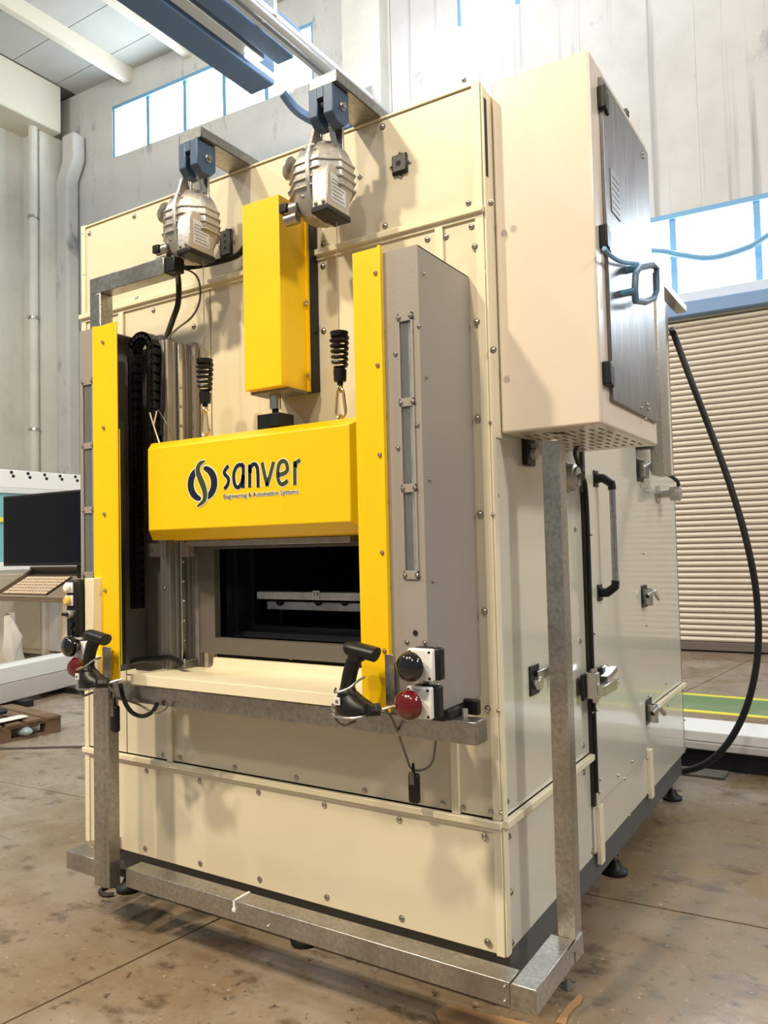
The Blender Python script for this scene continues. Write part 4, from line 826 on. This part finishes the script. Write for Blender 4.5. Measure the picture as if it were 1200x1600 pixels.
fb = MB(); fb.rings([octa(.22, .16, .0, cx=-6.7, cy=2.75), octa(.17, .13, .25, cx=-6.72, cy=2.75), octa(.12, .1, .42, cx=-6.68, cy=2.75), octa(.11, .09, .62, cx=-6.7, cy=2.75), octa(.07, .05, .70, cx=-6.7, cy=2.75)])
p = at(14, 1000, y=2.6); [setattr(v, 'xyz', v+Vector((random.uniform(-.05, .05), random.uniform(-.05, .05), random.uniform(-.03, .03)))) for v in fb.v]
fo = tag(obj('wrapped_machine_part', fb, 'film', bevel=.01), 'machine part wrapped in translucent film at the left edge beside the profiles', 'wrapped part'); fo.location = (at(14, 1020, y=3.7).x, 3.7, 0)
# pallet
pa = thing('pallet', 'worn wooden pallet with rubber strips on it, on the floor at left', 'pallet', (-5.3, 1.7, 0))
o0, o1 = at(95, 1143, z=0), at(0, 1163, z=0); ex_ = (o1-o0).normalized(); ey_ = Vector((-ex_.y, ex_.x, 0)); ey_ = -ey_ if ey_.dot(Vector((-1, .4, 0))) < 0 else ey_
def pbox(mb, a0, a1, b0, b1, z0, z1): mb.prism([o0+ex_*a+ey_*b_+Vector((0, 0, z0)) for a, b_ in ((a0, b0), (a1, b0), (a1, b1), (a0, b1))], (0, 0, z1-z0))
for k in range(6): m_ = MB(); pbox(m_, k*.165, k*.165+.125, -.01, .86, .118+.003*(k % 2), .14+.003*(k % 2)); obj('plank', m_, 'wood', pa, bevel=.002)
for bb in (0, .38, .75):
    m_ = MB(); pbox(m_, 0, 1.0, bb, bb+.1, 0, .02); obj('plank', m_, 'wood', pa)
    m_ = MB(); pbox(m_, 0, 1.0, bb, bb+.1, .098, .118); obj('plank', m_, 'wood', pa)
    for aa in (0, .42, .85): m_ = MB(); pbox(m_, aa, aa+.13, bb, bb+.1, .02, .098); obj('block', m_, 'wood', pa)
def on(a, b_, z): return o0+ex_*a+ey_*b_+Vector((0, 0, z))
m_ = MB().tube(smooth([on(.3, .35, .19), on(.5, .3, .20), on(.8, .3, .18), on(1.1, .35, .19)]), [.02]+[.055]*17+[.04], 8, ry=[.02]+[.03]*17+[.02]); tag(obj('rubber_strip', m_, 'shoe'), 'dark rubber strip lying on the wooden pallet, nearer one', 'rubber part')
m_ = MB().tube(smooth([on(.55, .62, .18), on(.62, .6, .25), on(.75, .62, .27), on(.85, .65, .2)]), [.03]*19, 8, ry=[.05]*19); tag(obj('rubber_strip', m_, 'shoe'), 'curled dark rubber piece standing on the wooden pallet', 'rubber part')
m_ = MB().tube(smooth([on(.25, .15, .155), on(.5, .08, .165), on(.8, .1, .16), on(1.0, .15, .155)]), [.06]*19, 8, ry=[.012]*19); tag(obj('white_rag', m_, 'cladw'), 'crumpled white strip at the front edge of the pallet', 'rag')
m_ = MB().ball(on(.30, .05, .06), .12, .05, .04, 12, 8); tag(obj('plastic_bag', m_, 'bag'), 'blue-grey plastic bag pushed inside the pallet', 'bag')
p0, p1 = at(0, 1171, z=0), at(140, 1168, z=0)
tag(obj('floor_cable', MB().tube(smooth([p0+Vector((-.3, -.1, .006)), p0+Vector((0, 0, .006)), p1+Vector((0, 0, .006)), p1+Vector((1.0, .5, .006))]), .009, 6), 'brownc'), 'thin dark cable lying on the floor left of the machine', 'cable')
# ------------------------------------------------------------------ background: right, white profile stack over a dark block
st = [(3.15, 3.50, .135, .185, 'wbox2', 'lower white profile of the stack behind the power cable'), (3.155, 3.53, .187, .255, 'wbox', 'upper white profile of the stack behind the power cable')]
for y0, y1, z0, z1, m_, lab in st:
    tag(obj('profile_stack', MB().box(-1.6, 3.6, y0, y1, z0, z1), m_, bevel=.008), lab, 'profile', 'white profiles at right')
tag(obj('stack_dark_block', MB().box(-1.5, 3.5, 3.22, 3.5, 0, .135), 'dark'), 'dark block under the white profiles at the right', 'bearer')
for k in range(3):
    tag(obj('steel_bar', MB().tube([(-.9, 2.98+.05*k, .014), (.15, 3.02+.06*k, .014)], .012, 6), 'dgrey'), ['nearest', 'middle', 'farthest'][k]+' dark steel bar on the floor in front of the white profiles', 'bar', 'dark bars by the white profiles')
# cardboard scraps and a metal scrap under the near corner
def scrap(pts, z, th, m_, name, label, cat):
    tag(obj(name, MB().prism([Vector((x, y, z)) for x, y in pts], (0, 0, th)), m_), label, cat)
q = [at(u, w, z=0) for u, w in ((868, 1600), (884, 1577), (893, 1568), (905, 1556), (911, 1560), (906, 1572), (897, 1578), (888, 1590), (884, 1604))]
scrap([(p.x, p.y) for p in q], .001, .006, 'card', 'cardboard_scrap', 'torn brown cardboard scrap on the floor right of the frame corner', 'cardboard')
q = [at(u, w, z=0) for u, w in ((680, 1585), (700, 1572), (760, 1588), (820, 1600), (850, 1612), (760, 1625), (690, 1605))]
scrap([(p.x, p.y) for p in q], .001, .006, 'card', 'cardboard_scrap', 'brown cardboard scrap on the floor under the front beam', 'cardboard')
p = at(887, 1540, z=.01); b = MB(); b.lathe([(0, .02), (.015, .014), (.03, .005)], (p.x, p.y, .002), (0, 0, 1), 6); b.tube([(p.x-.03, p.y, .01), (p.x+.02, p.y+.02, .02)], .004, 5)
tag(obj('metal_scrap', b, 'dgrey'), 'small dark metal scrap on the floor beside the frame corner', 'scrap')
p = at(175, 1394, z=0); b = MB(); b.tube(arc((p.x, p.y, .01), .05, 0, 330, 12, 'xy'), .01, 6); tag(obj('loose_coil', b, 'dirt'), 'dark coiled scrap on the floor under the left mast', 'scrap')
